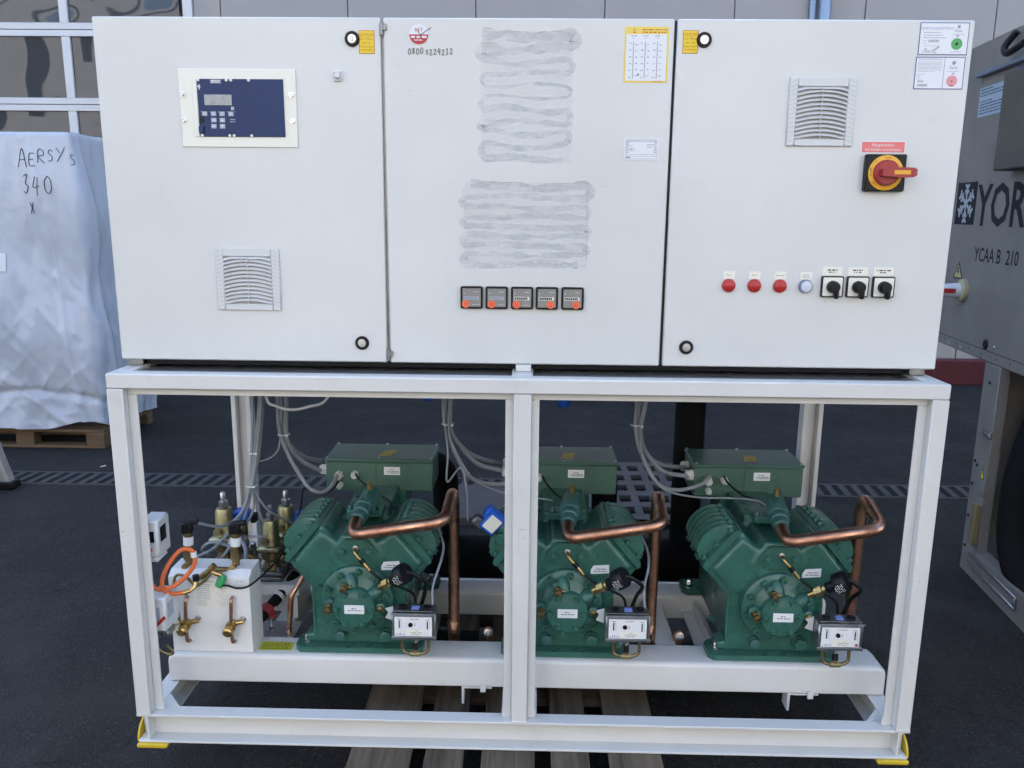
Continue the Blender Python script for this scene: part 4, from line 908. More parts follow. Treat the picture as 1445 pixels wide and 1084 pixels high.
def make_compressor():
    R = thing('compressor', '', 'compressor', (0, .1, .214), 'three green refrigeration compressors in the rack')
    P = lambda n, mb, m, par=None, ang=38: obj(n, mb, m, par or R, ang)
    body = MB()
    body.prism([(-.150,.230),(.150,.230),(.158,.46),(.10,.56),(-.10,.56),(-.158,.46)], .135, .60)
    body.cyl((0,.165,CZ),(0,.72,CZ), .158, 40)
    A = Vector((-.250,.528)); B = Vector((-.138,.664)); e = (B-A).normalized(); n_ = Vector((-e.y, e.x))
    th = .022; A2, B2 = A-n_*th, B-n_*th
    for s in (-1, 1):
        f = lambda p: (-s*p[0], p[1])
        poly = [f(A2), f(B2), f((-.085,.612)), f((-.03,.585)), f((.0,.42)), f((-.15,.415))]
        body.prism(poly, .142, .385)
        body.prism([f(A2+e*.02-n_*.012), f(B2-e*.015-n_*.012), f((-.06,.59)), f((.0,.44)), f((-.14,.44))], .126, .2)
    body.box(-.075,.075,.30,.60,.52,.648); body.box(-.10,.10,.55,.71,.50,.630)
    body.prism([(-.085,.54),(-.05,.622),(.05,.622),(.085,.54),(.05,.48),(-.05,.48)], .118, .3)
    body.box(-.185,.185,.135,.20,.232,.262)
    P('housing', remeshed('housing', body, .0062, 7), M_GREEN, ang=60)
    # feet
    for y0, y1 in ((.098,.204),(.580,.685)):
        mb = MB(); pts = [(-.213,y0+.02),(-.195,y0),(.195,y0),(.213,y0+.02),(.213,y1-.02),(.195,y1),(-.195,y1),(-.213,y1-.02)]
        mb.prism3([(x,y,.2142 if y0 < .3 else .2115) for x,y in pts], (0,0,.020)); ft = P('foot', mb, M_GREEN)
        for x in (-.180,.180): mb = MB(); mb.bolt((x,(y0+y1)/2,.2344),(0,0,1),.012,.018); P('bolt', mb, M_ZINC, ft)
    # cylinder heads with ribs and bolts
    for s in (-1, 1):
        F = lambda p, y: (-s*p[0], y, p[1])
        mb = MB(); q = [A2+e*.003, A2+n_*(th-.008)+e*.003, A+e*.016, B-e*.016, B2+n_*(th-.008)-e*.003, B2-e*.003]
        mb.prism([(-s*p[0],p[1]) for p in q], .132, .385); hd = P('cylinder_head', mb, M_GREEN, ang=50)
        L = (B-A).length
        for k in range(6):
            y = .178+.038*k; rs = []
            for i in range(11):
                t = i/10; p = A+e*(L*(.06+.88*t)); h = .046*math.sin(PI*t**.85)**.55+.001
                a, b = p-n_*.006, p+n_*h
                rs.append([F(a,y-.011),F(b,y-.004),F(b,y+.004),F(a,y+.011)])
            mb = MB(); mb.rings(rs); P('rib', mb, M_GREEN, hd, 60)
        nn = Vector((-s*n_[0],0,n_[1]))
        for t, y in ((.16,.149),(.50,.149),(.86,.149),(.93,.200),(.93,.238),(.93,.276),(.93,.314),(.93,.352),(.06,.200),(.06,.276),(.06,.352)):
            p = A+e*(L*t); mb = MB(); mb.bolt(Vector(F(p,y))-nn*.003, nn, .0095, .016); P('bolt', mb, M_GREEN, hd)
        for t in (.25,.55,.80):               # cast bosses on the front edge of the bank
            p = A2+e*(L*t)-n_*.022; mb = MB(); mb.box(-s*p[0]-.007,-s*p[0]+.007,.130,.150,p[1]-.005,p[1]+.005,.002); P('boss', mb, M_GREEN, hd)
    # front bearing flange
    mb = MB(); mb.lathe((0,.135,CZ),(0,-1,0),[(0,.119),(.036,.118),(.040,.113),(.041,.090),(.045,.080),(.060,.064),(.064,.03),(.064,.001)],48); fl = P('bearing_flange', mb, M_GREEN)
    for k in range(10):
        a = 2*PI*(k+.35)/10; mb = MB(); mb.lathe((.101*math.cos(a),.0950,CZ+.101*math.sin(a)),(0,-1,0),[(0,.0135),(.004,.0135),(.0042,.0105),(.014,.0105),(.0145,.008),(.0145,.0055),(.009,.005)],14); P('bolt', mb, M_GREEN, fl)
    for ang_ in (100, 190, 330, 30):          # cast bosses radiating on the flange
        a = math.radians(ang_); mb = MB(); mb.tube([(.055*math.cos(a),.080,CZ+.055*math.sin(a)),(.080*math.cos(a),.082,CZ+.080*math.sin(a)),(.092*math.cos(a),.095,CZ+.092*math.sin(a))],[.022,.022,.016],14); P('boss', mb, M_GREEN, fl, 60)
    mb = MB(); mb.lathe((0,.0712,CZ-.006),(0,-1,0),[(0,.068),(.018,.068),(.022,.065),(.0225,.050),(.0235,.048),(.024,.001)],44); cv = P('bearing_cover', mb, M_GREEN)
    for k in range(6):
        a = 2*PI*k/6; mb = MB(); mb.bolt((.0565*math.cos(a),.0487,CZ-.006+.0565*math.sin(a)),(0,-1,0),.0088,.013); P('bolt', mb, M_GREEN, cv)
    mb = MB(); mb.box(-.030,.034,.0458,.0468,CZ-.022,CZ+.008); lb = P('sticker', mb, M_PAPER, cv)
    mb = MB(); mb.dash(-.006,.010,CZ-.003,.003,.0455,1); mb.dash(-.018,.026,CZ-.010,.0028,.0455,2); P('sticker_print', mb, M_INK, cv)
    # diamond cover plate above, oil sensor lead
    mb = MB(); mb.prism([(-.070,.570),(-.035,.612),(.035,.612),(.070,.570),(.04,.537),(-.04,.537)], .106, .119); dc = P('port_cover', mb, M_GREEN)
    for x in (-.044,.044): mb = MB(); mb.bolt((x,.1055,.572),(0,-1,0),.011,.012); P('bolt', mb, M_GREEN, dc)
    mb = MB(); mb.lathe((.0,.1058,.583),(0,-1,0),[(0,.011),(.004,.010),(.005,.006)],16); P('ferrule', mb, M_ZINC, dc)
    mb = MB(); mb.tube(smooth_path([(.0,.104,.583),(.002,.085,.578),(.012,.078,.566),(.022,.076,.556)],5),.0055,10); mb.cyl((.030,.075,.546),(.050,.073,.522),.0065,10); P('brass_sensor', mb, M_BRASS)
    mb = MB(); mb.cyl((.020,.076,.558),(.031,.075,.545),.0085,10); mb.tube(smooth_path([(.048,.073,.524),(.075,.070,.502),(.10,.07,.485),(.14,.085,.462),(.185,.10,.43),(.196,.10,.38)],6),.0042,8); P('sensor_lead', mb, M_BLACK)
    # oil pressure switch
    a = Vector((.098,.055,.482)); b = Vector((.215,-.005,.575)); dr_ = (b-a).normalized()
    mb = MB(); mb.lathe(a-dr_*.02, dr_, [(0,.011),(.022,.011)],14); mb.lathe(a+dr_*.002, dr_, [(0,.0155),(.024,.0155),(.026,.010),(.04,.009)],6); P('switch_fitting', mb, M_BRASS)
    mb = MB(); mb.lathe(a+dr_*.040, dr_, [(0,.015),(.004,.018),(.03,.018),(.032,.031),(.036,.033),(.066,.033),(.070,.030),(.072,.001)],24); oh = P('oil_pressure_switch', mb, M_BLACK)
    mb = MB(); m0 = a+dr_*.086; u = Vector((0,-1,0)); u = (u-dr_*u.dot(dr_)).normalized(); w = dr_.cross(u)
    for k in range(7):
        for j in range(5):
            if (k*3+j*5) % 7 > 1:
                t = (-.4+.13*k); p = m0+dr_*(-.011+.0055*j)+(u*math.cos(t)+w*math.sin(t))*.0333; tt = (w*math.cos(t)-u*math.sin(t))
                mb.quad(p-tt*.0016-dr_*.0012, p+tt*.0016-dr_*.0012, p+tt*.0016+dr_*.0012, p-tt*.0016+dr_*.0012)
    P('switch_print', mb, M_PAPER, oh)
    mb = MB(); mb.tube(smooth_path([a+dr_*.105, a+dr_*.115+Vector((.012,.01,-.01)), Vector((.235,.04,.50)), Vector((.225,.09,.44)), Vector((.205,.10,.37))],6),.0065,8); P('switch_lead', mb, M_BLACK)
    # service ports
    for p in ((-.030,.048,.472),(-.083,.050,.398)):
        mb = MB(); mb.lathe((p[0],p[1]+.05,p[2]+.004),(0,-1,0),[(0,.019),(.030,.019),(.034,.015)],14); P('port_boss', mb, M_GREEN)
        mb = MB(); mb.lathe((p[0],p[1]+.016,p[2]),(0,-1,0),[(0,.011),(.014,.011),(.0145,.0085),(.024,.0085),(.0245,.0105),(.034,.0105),(.0345,.006),(.03,.005)],14); mb.cyl((p[0]+.012,p[1]+.006,p[2]),(p[0]+.024,p[1]+.004,p[2]),.004,8); P('service_port', mb, M_OLD)
    mb = MB(); mb.lathe((.084,.088,.398),(0,-1,0),[(0,.016),(.03,.016),(.032,.012)],14); P('port_boss', mb, M_GREEN)
    mb = MB(); mb.lathe((.084,.056,.398),(0,-1,0),[(0,.009),(.008,.009),(.009,.005)],10); P('plug', mb, M_BRASS)
    for x, r_ in ((-.062,.018),(.088,.022)):    # oil plugs low on the front
        mb = MB(); mb.lathe((x,.137,.268),(0,-1,0),[(0,r_*1.15),(.014,r_*1.1)],20); mb.lathe((x,.123,.268),(0,-1,0),[(0,r_),(.016,r_*.95),(.018,r_*.7)],6 if x > 0 else 18); P('oil_plug', mb, M_GREEN if x > 0 else M_TEAL)
    mb = MB(); mb.prism3([(.078,.1240,.500),(.138,.1240,.504),(.138,.1240,.533),(.078,.1240,.529)], (0,.0012,0)); mb2 = P('sticker', mb, M_PAPER)
    mb = MB(); mb.dash(.095,.131,.518,.0028,.1236,4); mb.dash(.089,.131,.510,.0028,.1236,5); P('sticker_print', mb, M_INK, mb2)
    mb = MB(); mb.box(-.095,.060,.1285,.140,.5285,.5335,.002); mb.box(-.0955,-.0905,.1285,.140,.505,.528,.002); P('casting_rib', mb, M_GREEN)
    for sx in (-1,1):
        mb = MB(); mb.tube(smooth_path([(sx*.150,.137,.262),(sx*.152,.137,.36),(sx*.150,.137,.43)],5),.006,8); P('casting_edge', mb, M_GREEN)
        for z in (.33,.50): mb = MB(); mb.bolt((sx*.158,.30,z-.07),(sx,0,0),.012,.016); P('side_bolt', mb, M_GREEN)
    # discharge valve leaning to the front
    a = Vector((.022,.285,.700)); b = Vector((-.002,.105,.664)); dv = (b-a).normalized()
    mb = MB(); mb.box(-.055,.065,.235,.31,.640,.664,.004); mb.lathe(a+dv*-.01, dv, [(0,.030),(.004,.034),(.075,.034),(.078,.028)],8); mb.cyl((.02,.27,.64),(.02,.27,.70),.026,16); vb = P('discharge_valve', mb, M_GREEN)
    mb = MB(); mb.lathe(a+dv*.068, dv, [(0,.038),(.024,.038),(.026,.034)],6); mb.lathe(a+dv*.093, dv, [(0,.030),(.03,.030),(.033,.026),(.062,.025),(.064,.021)],20); P('valve_nut', mb, M_TEAL, vb)
    mb = MB(); mb.lathe((.020,.262,.730),(0,0,1),[(0,.011),(.02,.011),(.022,.008),(.026,.008)],6); P('valve_cap', mb, M_OLD, vb)
    for x in (-.045,.056): mb = MB(); mb.bolt((x,.25,.664),(0,0,1),.010,.014); P('bolt', mb, M_GREEN, vb)
    # terminal box on top of the motor
    X0, X1, Y0, Y1, Z0_, Z1_ = -.200, .200, .545, .745, .625, .738
    mb = MB(); mb.box(X0,X1,Y0,Y1,Z0_,Z1_,.005); tb = P('terminal_box', mb, M_GREEN2)
    mb = MB(); mb.box(X0-.004,X1+.004,Y0-.004,Y1+.004,Z1_+.0005,Z1_+.013,.004); P('lid', mb, M_GREEN2, tb)
    mb = MB(); mb.box(X0+.185,X0+.1885,Y0-.0035,Y0-.0003,Z0_+.004,Z1_-.004); P('seam', mb, M_GREEN2, tb)
    for x in (X0+.006, 0, X1-.006):
        for y in (Y0+.004, Y1-.006): mb = MB(); mb.lathe((x,y,Z1_+.0132),(0,0,1),[(0,.0055),(.004,.0055),(.0055,.003)],10); P('lid_screw', mb, M_ZINC, tb)
    mb = MB(); mb.quad((-.012,Y0+.035,Z1_+.0138),(.035,Y0+.035,Z1_+.0138),(.052,Y0+.115,Z1_+.0138),(.008,Y0+.115,Z1_+.0138)); P('lid_sticker', mb, mat('faded_yellow',(.60,.46,.10),.6,var=.4,vscale=80), tb)
    mb = MB(); mb.box(.018,.078,Y0-.0014,Y0-.0004,Z0_+.065,Z0_+.096); P('sticker', mb, M_PAPER, tb)
    mb = MB(); mb.dash(.038,.058,Z0_+.086,.003,Y0-.0017,3); mb.dash(.028,.072,Z0_+.079,.0028,Y0-.0017,4); mb.dash(.030,.074,Z0_+.073,.0028,Y0-.0017,5); P('sticker_print', mb, M_INK, tb)
    for x, z in ((.105,.087),(.062,.040),(.105,.040)):
        mb = MB(); mb.lathe((x,Y0-.0003,Z0_+z),(0,-1,0),[(0,.012),(.0015,.012),(.0016,.010),(.0005,.0098),(.0005,.001)],18); P('knockout', mb, M_GREEN2, tb)
    def gland(p, ax, r):
        mb = MB(); ax = Vector(ax); p = Vector(p); mb.lathe(p, ax, [(0,r*1.05),(.010,r*1.05)],6); mb.lathe(p+ax*.0102, ax, [(0,r*.9),(.012,r*.9),(.018,r*.7),(.018,r*.45),(.012,r*.4)],14); P('cable_gland', mb, M_PLAST, tb)
    gland((-.150,Y0-.0003,Z0_+.062),(0,-1,0),.0165); gland((-.090,Y0-.0003,Z0_+.066),(0,-1,0),.0145); gland((-.147,Y0-.0003,Z0_+.024),(0,-1,0),.0125)
    gland((X0-.0003,.57,Z0_+.075),(-1,0,0),.021); gland((X0-.0003,.67,Z0_+.078),(-1,0,0),.021)
    return R
proto = make_compressor()
comps = [proto, copy_tree(proto), copy_tree(proto)]
for r_, x, lb in zip(comps, CX, ('green compressor nearest the white valve box at the left end of the rack', 'middle green compressor partly hidden by the centre post, with blue coil', 'green compressor at the right end of the rack')):
    r_.location.x = x; r_['label'] = lb; r_['category'] = 'compressor'; r_['group'] = 'three green refrigeration compressors in the rack'; ORG[r_.name] = Vector((x,.1,.214))
# capacity valve with blue coil on the middle compressor
c2 = comps[1]; cx = CX[1]
mb = MB(); a = Vector((cx-.205,.17,.628)); n3 = Vector((-.76,-.12,.64)).normalized()
mb.lathe(a-n3*.045, n3, [(0,.030),(.020,.030),(.022,.024),(.05,.022),(.075,.020)],16); mb.box(a.x-.03,a.x+.045,.145,.20,a.z-.045,a.z-.005,.006); cvv = obj('capacity_valve', mb, M_GREEN, c2)
def obox(c, ex, ey, ez, hx, hy, hz):
    mb = MB(); c = Vector(c); mb.box(-hx,hx,-hy,hy,-hz,hz,.006); mb.v = [tuple(c+ex*v[0]+ey*v[1]+ez*v[2]) for v in mb.v]; return mb
ex = Vector((.74,.10,-.66)).normalized(); ez = Vector((.66,.0,.74)).normalized(); ey = ez.cross(ex).normalized(); ez = ex.cross(ey).normalized()
cc = a+n3*.055
obj('coil', obox(cc, ex, ey, ez, .030,.027,.036), M_BLUE, cvv)
obj('coil', obox(cc+ez*.018+ex*-.012, ex, ey, ez, .030,.024,.020), M_BLUE, cvv)
obj('coil_label', obox(cc-ey*.0275, ex, ey, ez, .022,.001,.026) if ey.y > 0 else obox(cc+ey*.0275, ex, ey, ez, .022,.001,.026), M_CREAM, cvv)
obj('connector', obox(cc-ex*.034-ez*.030, ex, ey, ez, .020,.018,.018), M_STEEL, cvv)

# ------------------------------------------------------------------ copper discharge pipes
for i, x in enumerate(CX):
    lf = (.02,.0,-.008)[i]
    pts = bend_path([(x-.0,.13,.668),(x-.0,.062,.647),(x+.296,.060,.697),(x+.305,.265,.742),(x+.302,.268,.118)], .055, 9)
    R = thing('discharge_pipe', '', 'copper pipe', (x+.302,.268,.118)); mb = MB(); mb.tube(pts, .0198, 20); obj('tube', mb, M_COPPER, R, 60)
    mb = MB(); mb.lathe((x+.302,.268,.20),(0,0,1),[(0,.0215),(.05,.0215),(.053,.0200)],18); obj('socket', mb, M_COPPER, R)
    mb = MB(); mb.lathe((x+.302,.268,.2535),(0,0,1),[(0,.0212),(.003,.0222),(.006,.0202)],18); obj('braze_ring', mb, M_OLD, R)
    o = R
    tag(o, ('bent copper discharge pipe of the compressor by the white valve box', 'bent copper discharge pipe of the middle compressor', 'bent copper discharge pipe at the right end of the rack')[i], 'copper pipe', 'bent copper discharge pipes')

# ------------------------------------------------------------------ dual pressure switches
def make_pswitch():
    R = thing('pressure_switch', '', 'pressure switch', (0,.03,.32), 'dual pressure switches in front of the compressors')
    P = lambda n, mb, m, par=None: obj(n, mb, m, par or R)
    mb = MB(); mb.box(-.070,.070,.002,.062,.322,.408,.004); mb.box(-.0715,.0715,-.002,.0018,.322,.332,.001); mb.box(-.0715,.0715,-.004,.004,.4082,.4125,.001); cs = P('case', mb, M_GALV)
    mb = MB(); mb.box(-.066,.066,.008,.058,.4127,.416,.001); P('top_plate', mb, M_STEEL, cs)
    for x in (-.038,.040):
        mb = MB(); mb.lathe((x,.033,.4162),(0,0,1),[(0,.013),(.005,.013),(.006,.008)],16); P('grommet', mb, M_BLACK, cs)
    mb = MB(); mb.box(-.010,.014,.020,.042,.4163,.4185); P('blue_sticker', mb, mat('pale_blue',(.25,.32,.75),.5), cs)
    fp = P('face_plate', MB().box(-.061,.058,-.0006,.0016,.334,.400,.0004), M_PAPER)
    mb = MB(); mb.lathe((-.010,-.0008,.374),(0,-1,0),[(0,.0072),(.004,.0068),(.0045,.001)],16); P('knob', mb, M_BLACK, fp)
    mb = MB(); mb.box(-.0475,-.0435,-.0012,-.0008,.362,.389); mb.box(.0415,.0455,-.0012,-.0008,.359,.386)
    mb.dash(-.008,.016,.393,.002,-.0012,1)
    for k in range(6):
        z = .363+k*.005; mb.quad((-.041,-.0011,z),(-.037,-.0011,z),(-.037,-.0011,z+.0008),(-.041,-.0011,z+.0008)); mb.quad((.048,-.0011,z-.003),(.052,-.0011,z-.003),(.052,-.0011,z-.0022),(.048,-.0011,z-.0022))
    mb.dash(-.051,-.040,.393,.002,-.0012,4); mb.dash(.038,.049,.391,.002,-.0012,5); mb.dash(.002,.006,.377,.0016,-.0012,6); mb.dash(.002,.006,.371,.0016,-.0012,7)
    P('face_print', mb, M_INK, fp)
    mb = MB(); mb.box(-.026,.032,-.0013,-.0009,.336,.358); st = P('sticker', mb, M_CREAM, fp)
    mb = MB(); mb.dash(.006,.016,.353,.0022,-.0016,8); mb.dash(-.010,.028,.3475,.0024,-.0016,9); mb.dash(-.006,.024,.3420,.0024,-.0016,10)
    for k in range(5): mb.quad((-.056+k*.006,-.0010,.338),(-.0535+k*.006,-.0010,.338),(-.0535+k*.006,-.0010,.342+.002*(k%3)),(-.056+k*.006,-.0010,.342+.002*(k%3)))
    P('sticker_print', mb, M_INKG, fp)
    for s in (-1,1):
        mb = MB(); mb.lathe((s*.042,.030,.3215),(0,0,-1),[(0,.0075),(.010,.0075),(.011,.005)],6); P('flare_nut', mb, M_BRASS)
        mb = MB(); mb.tube(bend_path([(s*.042,.030,.311),(s*.042,.028,.266),(s*.014,.026,.2575)],.018,6),.0052,10); P('capillary_tube', mb, M_OLD)
    mb = MB(); mb.lathe((-.016,.026,.2575),(1,0,0),[(0,.0085),(.032,.0085)],6); mb.cyl((0,.027,.258),(0,.029,.272),.007,10); P('tee', mb, M_BRASS)
    mb = MB(); mb.cyl((0,.0292,.2722),(0,.033,.292),.0095,12); P('plug', mb, M_BLACK)
    mb = MB(); mb.tube(smooth_path([(0,.034,.292),(.006,.036,.306),(-.004,.038,.3215)],5),.004,8); P('short_lead', mb, M_CABLE)
    mb = MB(); mb.prism([(-.072,.362),(-.098,.372),(-.088,.390),(-.098,.404),(-.072,.412)], .046, .049); P('bracket', mb, M_PLAST); mb = MB(); mb.box(-.02,.02,.0622,.125,.350,.358); P('support_arm', mb, M_GALV)
    return R
ps0 = make_pswitch()
pss = [ps0, copy_tree(ps0), copy_tree(ps0)]
for r_, x, dz, lb in zip(pss, (-.340,.337,1.003), (0,.006,-.008), ('grey dual pressure switch in front of the compressor by the white valve box','grey dual pressure switch just right of the centre post','grey dual pressure switch in front of the rightmost compressor')):
    r_.location.x = x; r_.location.z = .32+dz; r_['label'] = lb; r_['category'] = 'pressure switch'; r_['group'] = 'dual pressure switches in front of the compressors'
mb = MB(); mb.box(1.0505,1.0575,-.0045,.0008,.330,.338); 
o = obj('red_button', MB().box(.046,.053,-.004,.0,.338,.346,.001), M_RED); o.parent = pss[2]; o.location = (0,-.03,-.32)

# ------------------------------------------------------------------ black suction header, risers, feet
mb = MB(); mb.lathe((-.42,.835,.245),(1,0,0),[(0,.03),(.01,.07),(.04,.088),(1.42,.088),(1.45,.07),(1.46,.03)],32); tag(obj('suction_header', mb, M_RUBBER, None, 50), 'black insulated horizontal vessel lying behind the compressors', 'vessel')
mb = MB(); mb.tube([(.665,.845,.31),(.665,.845,1.176)], .060, 24); tag(obj('insulated_riser', mb, M_RUBBER, None, 60), 'thick black insulated riser behind the rightmost terminal box', 'insulated pipe')
for x, lb in ((-.322,'black insulated pipe bend right of the terminal box by the valve box'),(.33,'black insulated pipe bend right of the middle terminal box')):
    mb = MB(); mb.tube(bend_path([(x,.838,.30),(x,.835,.655),(x-.20,.80,.655)],.09,8), .052, 20); tag(obj('insulated_bend', mb, M_RUBBER, None, 60), lb, 'insulated pipe', 'black insulated pipe bends')
mb = MB(); mb.box(-.335,-.16,.215,.40,.135,.142,.002); tag(obj('rubber_mat', mb, M_RUBBER), 'flat black pad around the foot of the copper pipe by the first compressor', 'pad')
for x, lb in ((-.115,'small copper elbow end on the rail just left of the middle compressor'),(.545,'small copper elbow end on the rail left of the rightmost compressor')):
    e_ = thing('pipe_elbow', lb, 'pipe elbow', (x,.24,.16), 'small pipe elbows behind the front rail')
    mb = MB(); mb.tube(bend_path([(x,.26,.115),(x,.26,.222),(x,.225,.230)],.03,6),.015,14); obj('elbow', mb, M_COPPER, e_)
    mb = MB(); mb.lathe((x,.226,.230),(0,-1,.1),[(0,.0135),(.006,.0135),(.007,.008),(.003,.006)],16); obj('end_nut', mb, M_ZINC, e_)

# ------------------------------------------------------------------ white valve box at the left end
vbx = thing('valve_box', 'white sheet metal valve box with two brass valves on the skid', 'valve box', (-1.02,.16,.2138))
V = lambda n, mb, m, par=None: obj(n, mb, m, par or vbx)
mb = MB(); BX0, BX1, BY, BZ0, BZ1 = -1.156, -.890, .092, .2142, .478
mb.box(BX0, BX1, BY, BY+.004, BZ0, BZ1, .001)
mb.prism3([(BX0,BY,BZ1+.0003),(BX1,BY,BZ1+.0003),(BX1,BY+.03,BZ1+.0175),(BX0,BY+.03,BZ1+.0175)],(0,.003,-.002)); mb.box(BX0,BX1,BY+.0332,BY+.11,BZ1+.0145,BZ1+.0175)
mb.prism3([(BX1-.0035,BY+.0042,BZ0),(BX1-.0035,BY+.11,BZ0+.0),(BX1-.0035,BY+.11,BZ1+.014),(BX1-.0035,BY+.034,BZ1+.014),(BX1-.0035,BY+.0042,BZ1-.002)],(.003,0,0))
mb.prism3([(BX0+.0005,BY+.0042,BZ0),(BX0+.0005,BY+.11,BZ0+.0),(BX0+.0005,BY+.11,BZ1+.014),(BX0+.0005,BY+.034,BZ1+.014),(BX0+.0005,BY+.0042,BZ1-.002)],(.003,0,0)); V('sheet_body', mb, mat('valve_box_white', (0.84, 0.83, 0.80), 0.35, var=.05, vscale=5, dirt=.2))
mb = MB(); mb.box(-1.068,-.966,BY-.0012,BY-.0003,.372,.4735); pp = V('paper_label', mb, mat('label_cream',(.84,.81,.72),.6))
mb = MB(); mb.dash(-1.034,-1.005,.4645,.0036,BY-.0015,1)
for k in range(11): mb.dash(-1.064,-1.02+.0*(k%3)-(.012 if k>7 else 0),.4535-.0072*k,.0022,BY-.0015,k+2,.8); mb.dash(-1.0+.004*(k%4),-.970,.4535-.0072*k,.0017,BY-.0015,k+20,.5)
V('label_print', mb, M_INKG, pp)
mb = MB(); mb.prism3([(-.957,BY+.003,BZ1+.0023),(-.90,BY+.003,BZ1+.0023),(-.90,BY+.026,BZ1+.0156),(-.957,BY+.026,BZ1+.0156)],(0,-.0008,.0012)); mb.box(-.957,-.90,BY-.0012,BY-.0003,BZ1-.022,BZ1-.004); V('white_sticker', mb, M_PAPER)
mb = MB(); mb.dash(-.932,-.906,BZ1-.010,.0025,BY-.0016,3); mb.dash(-.938,-.906,BZ1-.0155,.0022,BY-.0016,4); V('sticker_print', mb, M_INKG)
for x in (-1.100,-.950):
    vv_ = V('stop_valve', MB().lathe((x,BY-.002,.322),(0,-1,-.15),[(0,.012),(.012,.012),(.013,.017),(.03,.017),(.031,.013),(.042,.013),(.043,.0165),(.058,.0165),(.062,.012),(.0625,.001)],16), M_BRASS)
    mb = MB(); mb.tube(bend_path([(x+.004,BY+.01,.412),(x+.004,BY-.018,.412),(x,BY-.02,.34)],.014,5),.0058,10); mb.tube(bend_path([(x,BY-.02,.315),(x,BY-.02,.258),(x+.004,BY+.01,.252)],.014,5),.0058,10); V('capillary', mb, M_COPPER, vv_)
    mb = MB(); mb.cyl((x+.012,BY-.014,.326),(x+.038,BY-.012,.330),.0075,10); V('side_port', mb, M_BRASS, vv_)
    mb = MB(); mb.bolt((x+.034,BY-.0005,.334),(0,-1,0),.007,.010); V('screw', mb, M_ZINC, vv_)
    for z in (.412,.252): mb = MB(); mb.lathe((x+.004,BY-.0004,z),(0,-1,0),[(0,.011),(.003,.010),(.003,.006)],14); V('grommet', mb, M_WPLAST, vv_)

# pressure transducers standing behind the box top
for x, lb in ((-1.113,'brass pressure transducer with black plug above the left end of the valve box'),(-.955,'brass pressure transducer with black plug above the right end of the valve box')):
    t_ = thing('pressure_transducer', lb, 'pressure sensor', (x,.155,.475), 'pressure transducers on the valve box')
    mb = MB(); mb.lathe((x,.155,.470),(.05,0,1),[(0,.012),(.045,.012),(.046,.017),(.085,.017),(.086,.0145),(.095,.0145),(.096,.0155),(.126,.0155),(.127,.013),(.14,.013)],16); obj('body', mb, M_OLD, t_)
    mb = MB(); mb.lathe((x+.0045,.155,.565),(.05,0,1),[(0,.0162),(.030,.0162)],18); obj('band', mb, M_PAPER, t_)
    mb = MB(); mb.box(x-.013,x+.022,.140,.170,.606,.645,.005); mb.tube([(x+.012,.155,.640),(x+.040,.157,.646)],[.012,.009],12); obj('plug', mb, M_BLACK, t_)
    mb = MB(); mb.cyl((x,.150,.4955),(x,.120,.500),.010,10); obj('hex', mb, M_BRASS, t_)
# brass fittings, capillary loop, green cap
cf = thing('brass_fitting', 'brass flare fittings with a yellow tip and green cap on the valve box', 'fitting', (-.95,.10,.495))
mb = MB(); mb.cyl((-.955,.135,.487),(-1.0,.10,.505),.008,10); mb.lathe((-1.045,.085,.480),(.8,0,.75),[(0,.009),(.02,.011),(.03,.008),(.045,.008),(.046,.011),(.065,.011)],8); obj('flare_body', mb, M_OLD, cf)
mb = MB(); mb.lathe((-1.005,.075,.508),(.8,.2,-.45),[(0,.004),(.012,.009),(.034,.010),(.035,.007)],10); obj('yellow_tip', mb, M_BRASS, cf)
mb = MB(); mb.lathe((-.968,.085,.492),(-.35,-.35,-.8),[(0,.009),(.012,.014),(.03,.0145),(.042,.012),(.044,.006)],10); obj('green_cap', mb, M_GCAP, cf)
mb = MB(); mb.tube(smooth_path([(-1.0,.085,.508),(-1.035,.075,.470),(-1.06,.07,.462),(-1.085,.065,.492),(-1.112,.06,.499),(-1.122,.055,.47),(-1.118,.052,.40),(-1.112,.055,.345),(-1.104,.06,.335)],6),.0045,8)
tag(obj('capillary_line', mb, M_OLD), 'bent dull brass capillary line running down the front of the valve box', 'capillary tube')
mb = MB(); mb.tube(smooth_path([(-1.104,.06,.338),(-1.145,.035,.325),(-1.17,.02,.312),(-1.183,.01,.295),(-1.165,.01,.263),(-1.14,.02,.242),(-1.125,.02,.250),(-1.145,.02,.272)],6),.0045,8)
tag(obj('capillary_line', mb, M_OLD), 'short coiled capillary line below the lower white thermostat box', 'capillary tube')
# orange hose
hs = thing('orange_hose', 'bright orange looped hose between the thermostat and the valve box', 'hose', (-1.12,0,.46))
mb = MB(); mb.tube(smooth_path([(-1.170,-.02,.575),(-1.163,-.02,.52),(-1.14,-.02,.489),(-1.10,0,.489),(-1.065,.03,.515),(-1.042,.04,.552),(-1.045,.04,.59),(-1.072,.03,.602),(-1.096,.01,.582),(-1.118,-.01,.541),(-1.124,-.02,.50),(-1.108,-.01,.470),(-1.075,.02,.458)],7),.0070,12); obj('hose', mb, M_HOSE, hs, 60)
mb = MB(); mb.lathe((-1.170,-.02,.574),(0,0,1),[(0,.008),(.012,.008),(.013,.011),(.022,.011),(.023,.007),(.035,.007),(.036,.010),(.05,.010)],10); mb.cyl((-1.078,.018,.458),(-1.058,.03,.462),.0085,10); mb.tube(smooth_path([(-1.058,.03,.462),(-1.046,.04,.472),(-1.045,.05,.49)],4),.006,8); obj('ferrule', mb, M_BRASS, hs)
mb = MB(); mb.lathe((-1.046,.05,.487),(0,0,1),[(0,.011),(.018,.011)],10); mb.lathe((-1.170,-.02,.624),(0,0,1),[(0,.011),(.02,.011)],10); obj('black_collar', mb, M_BLACK, hs)
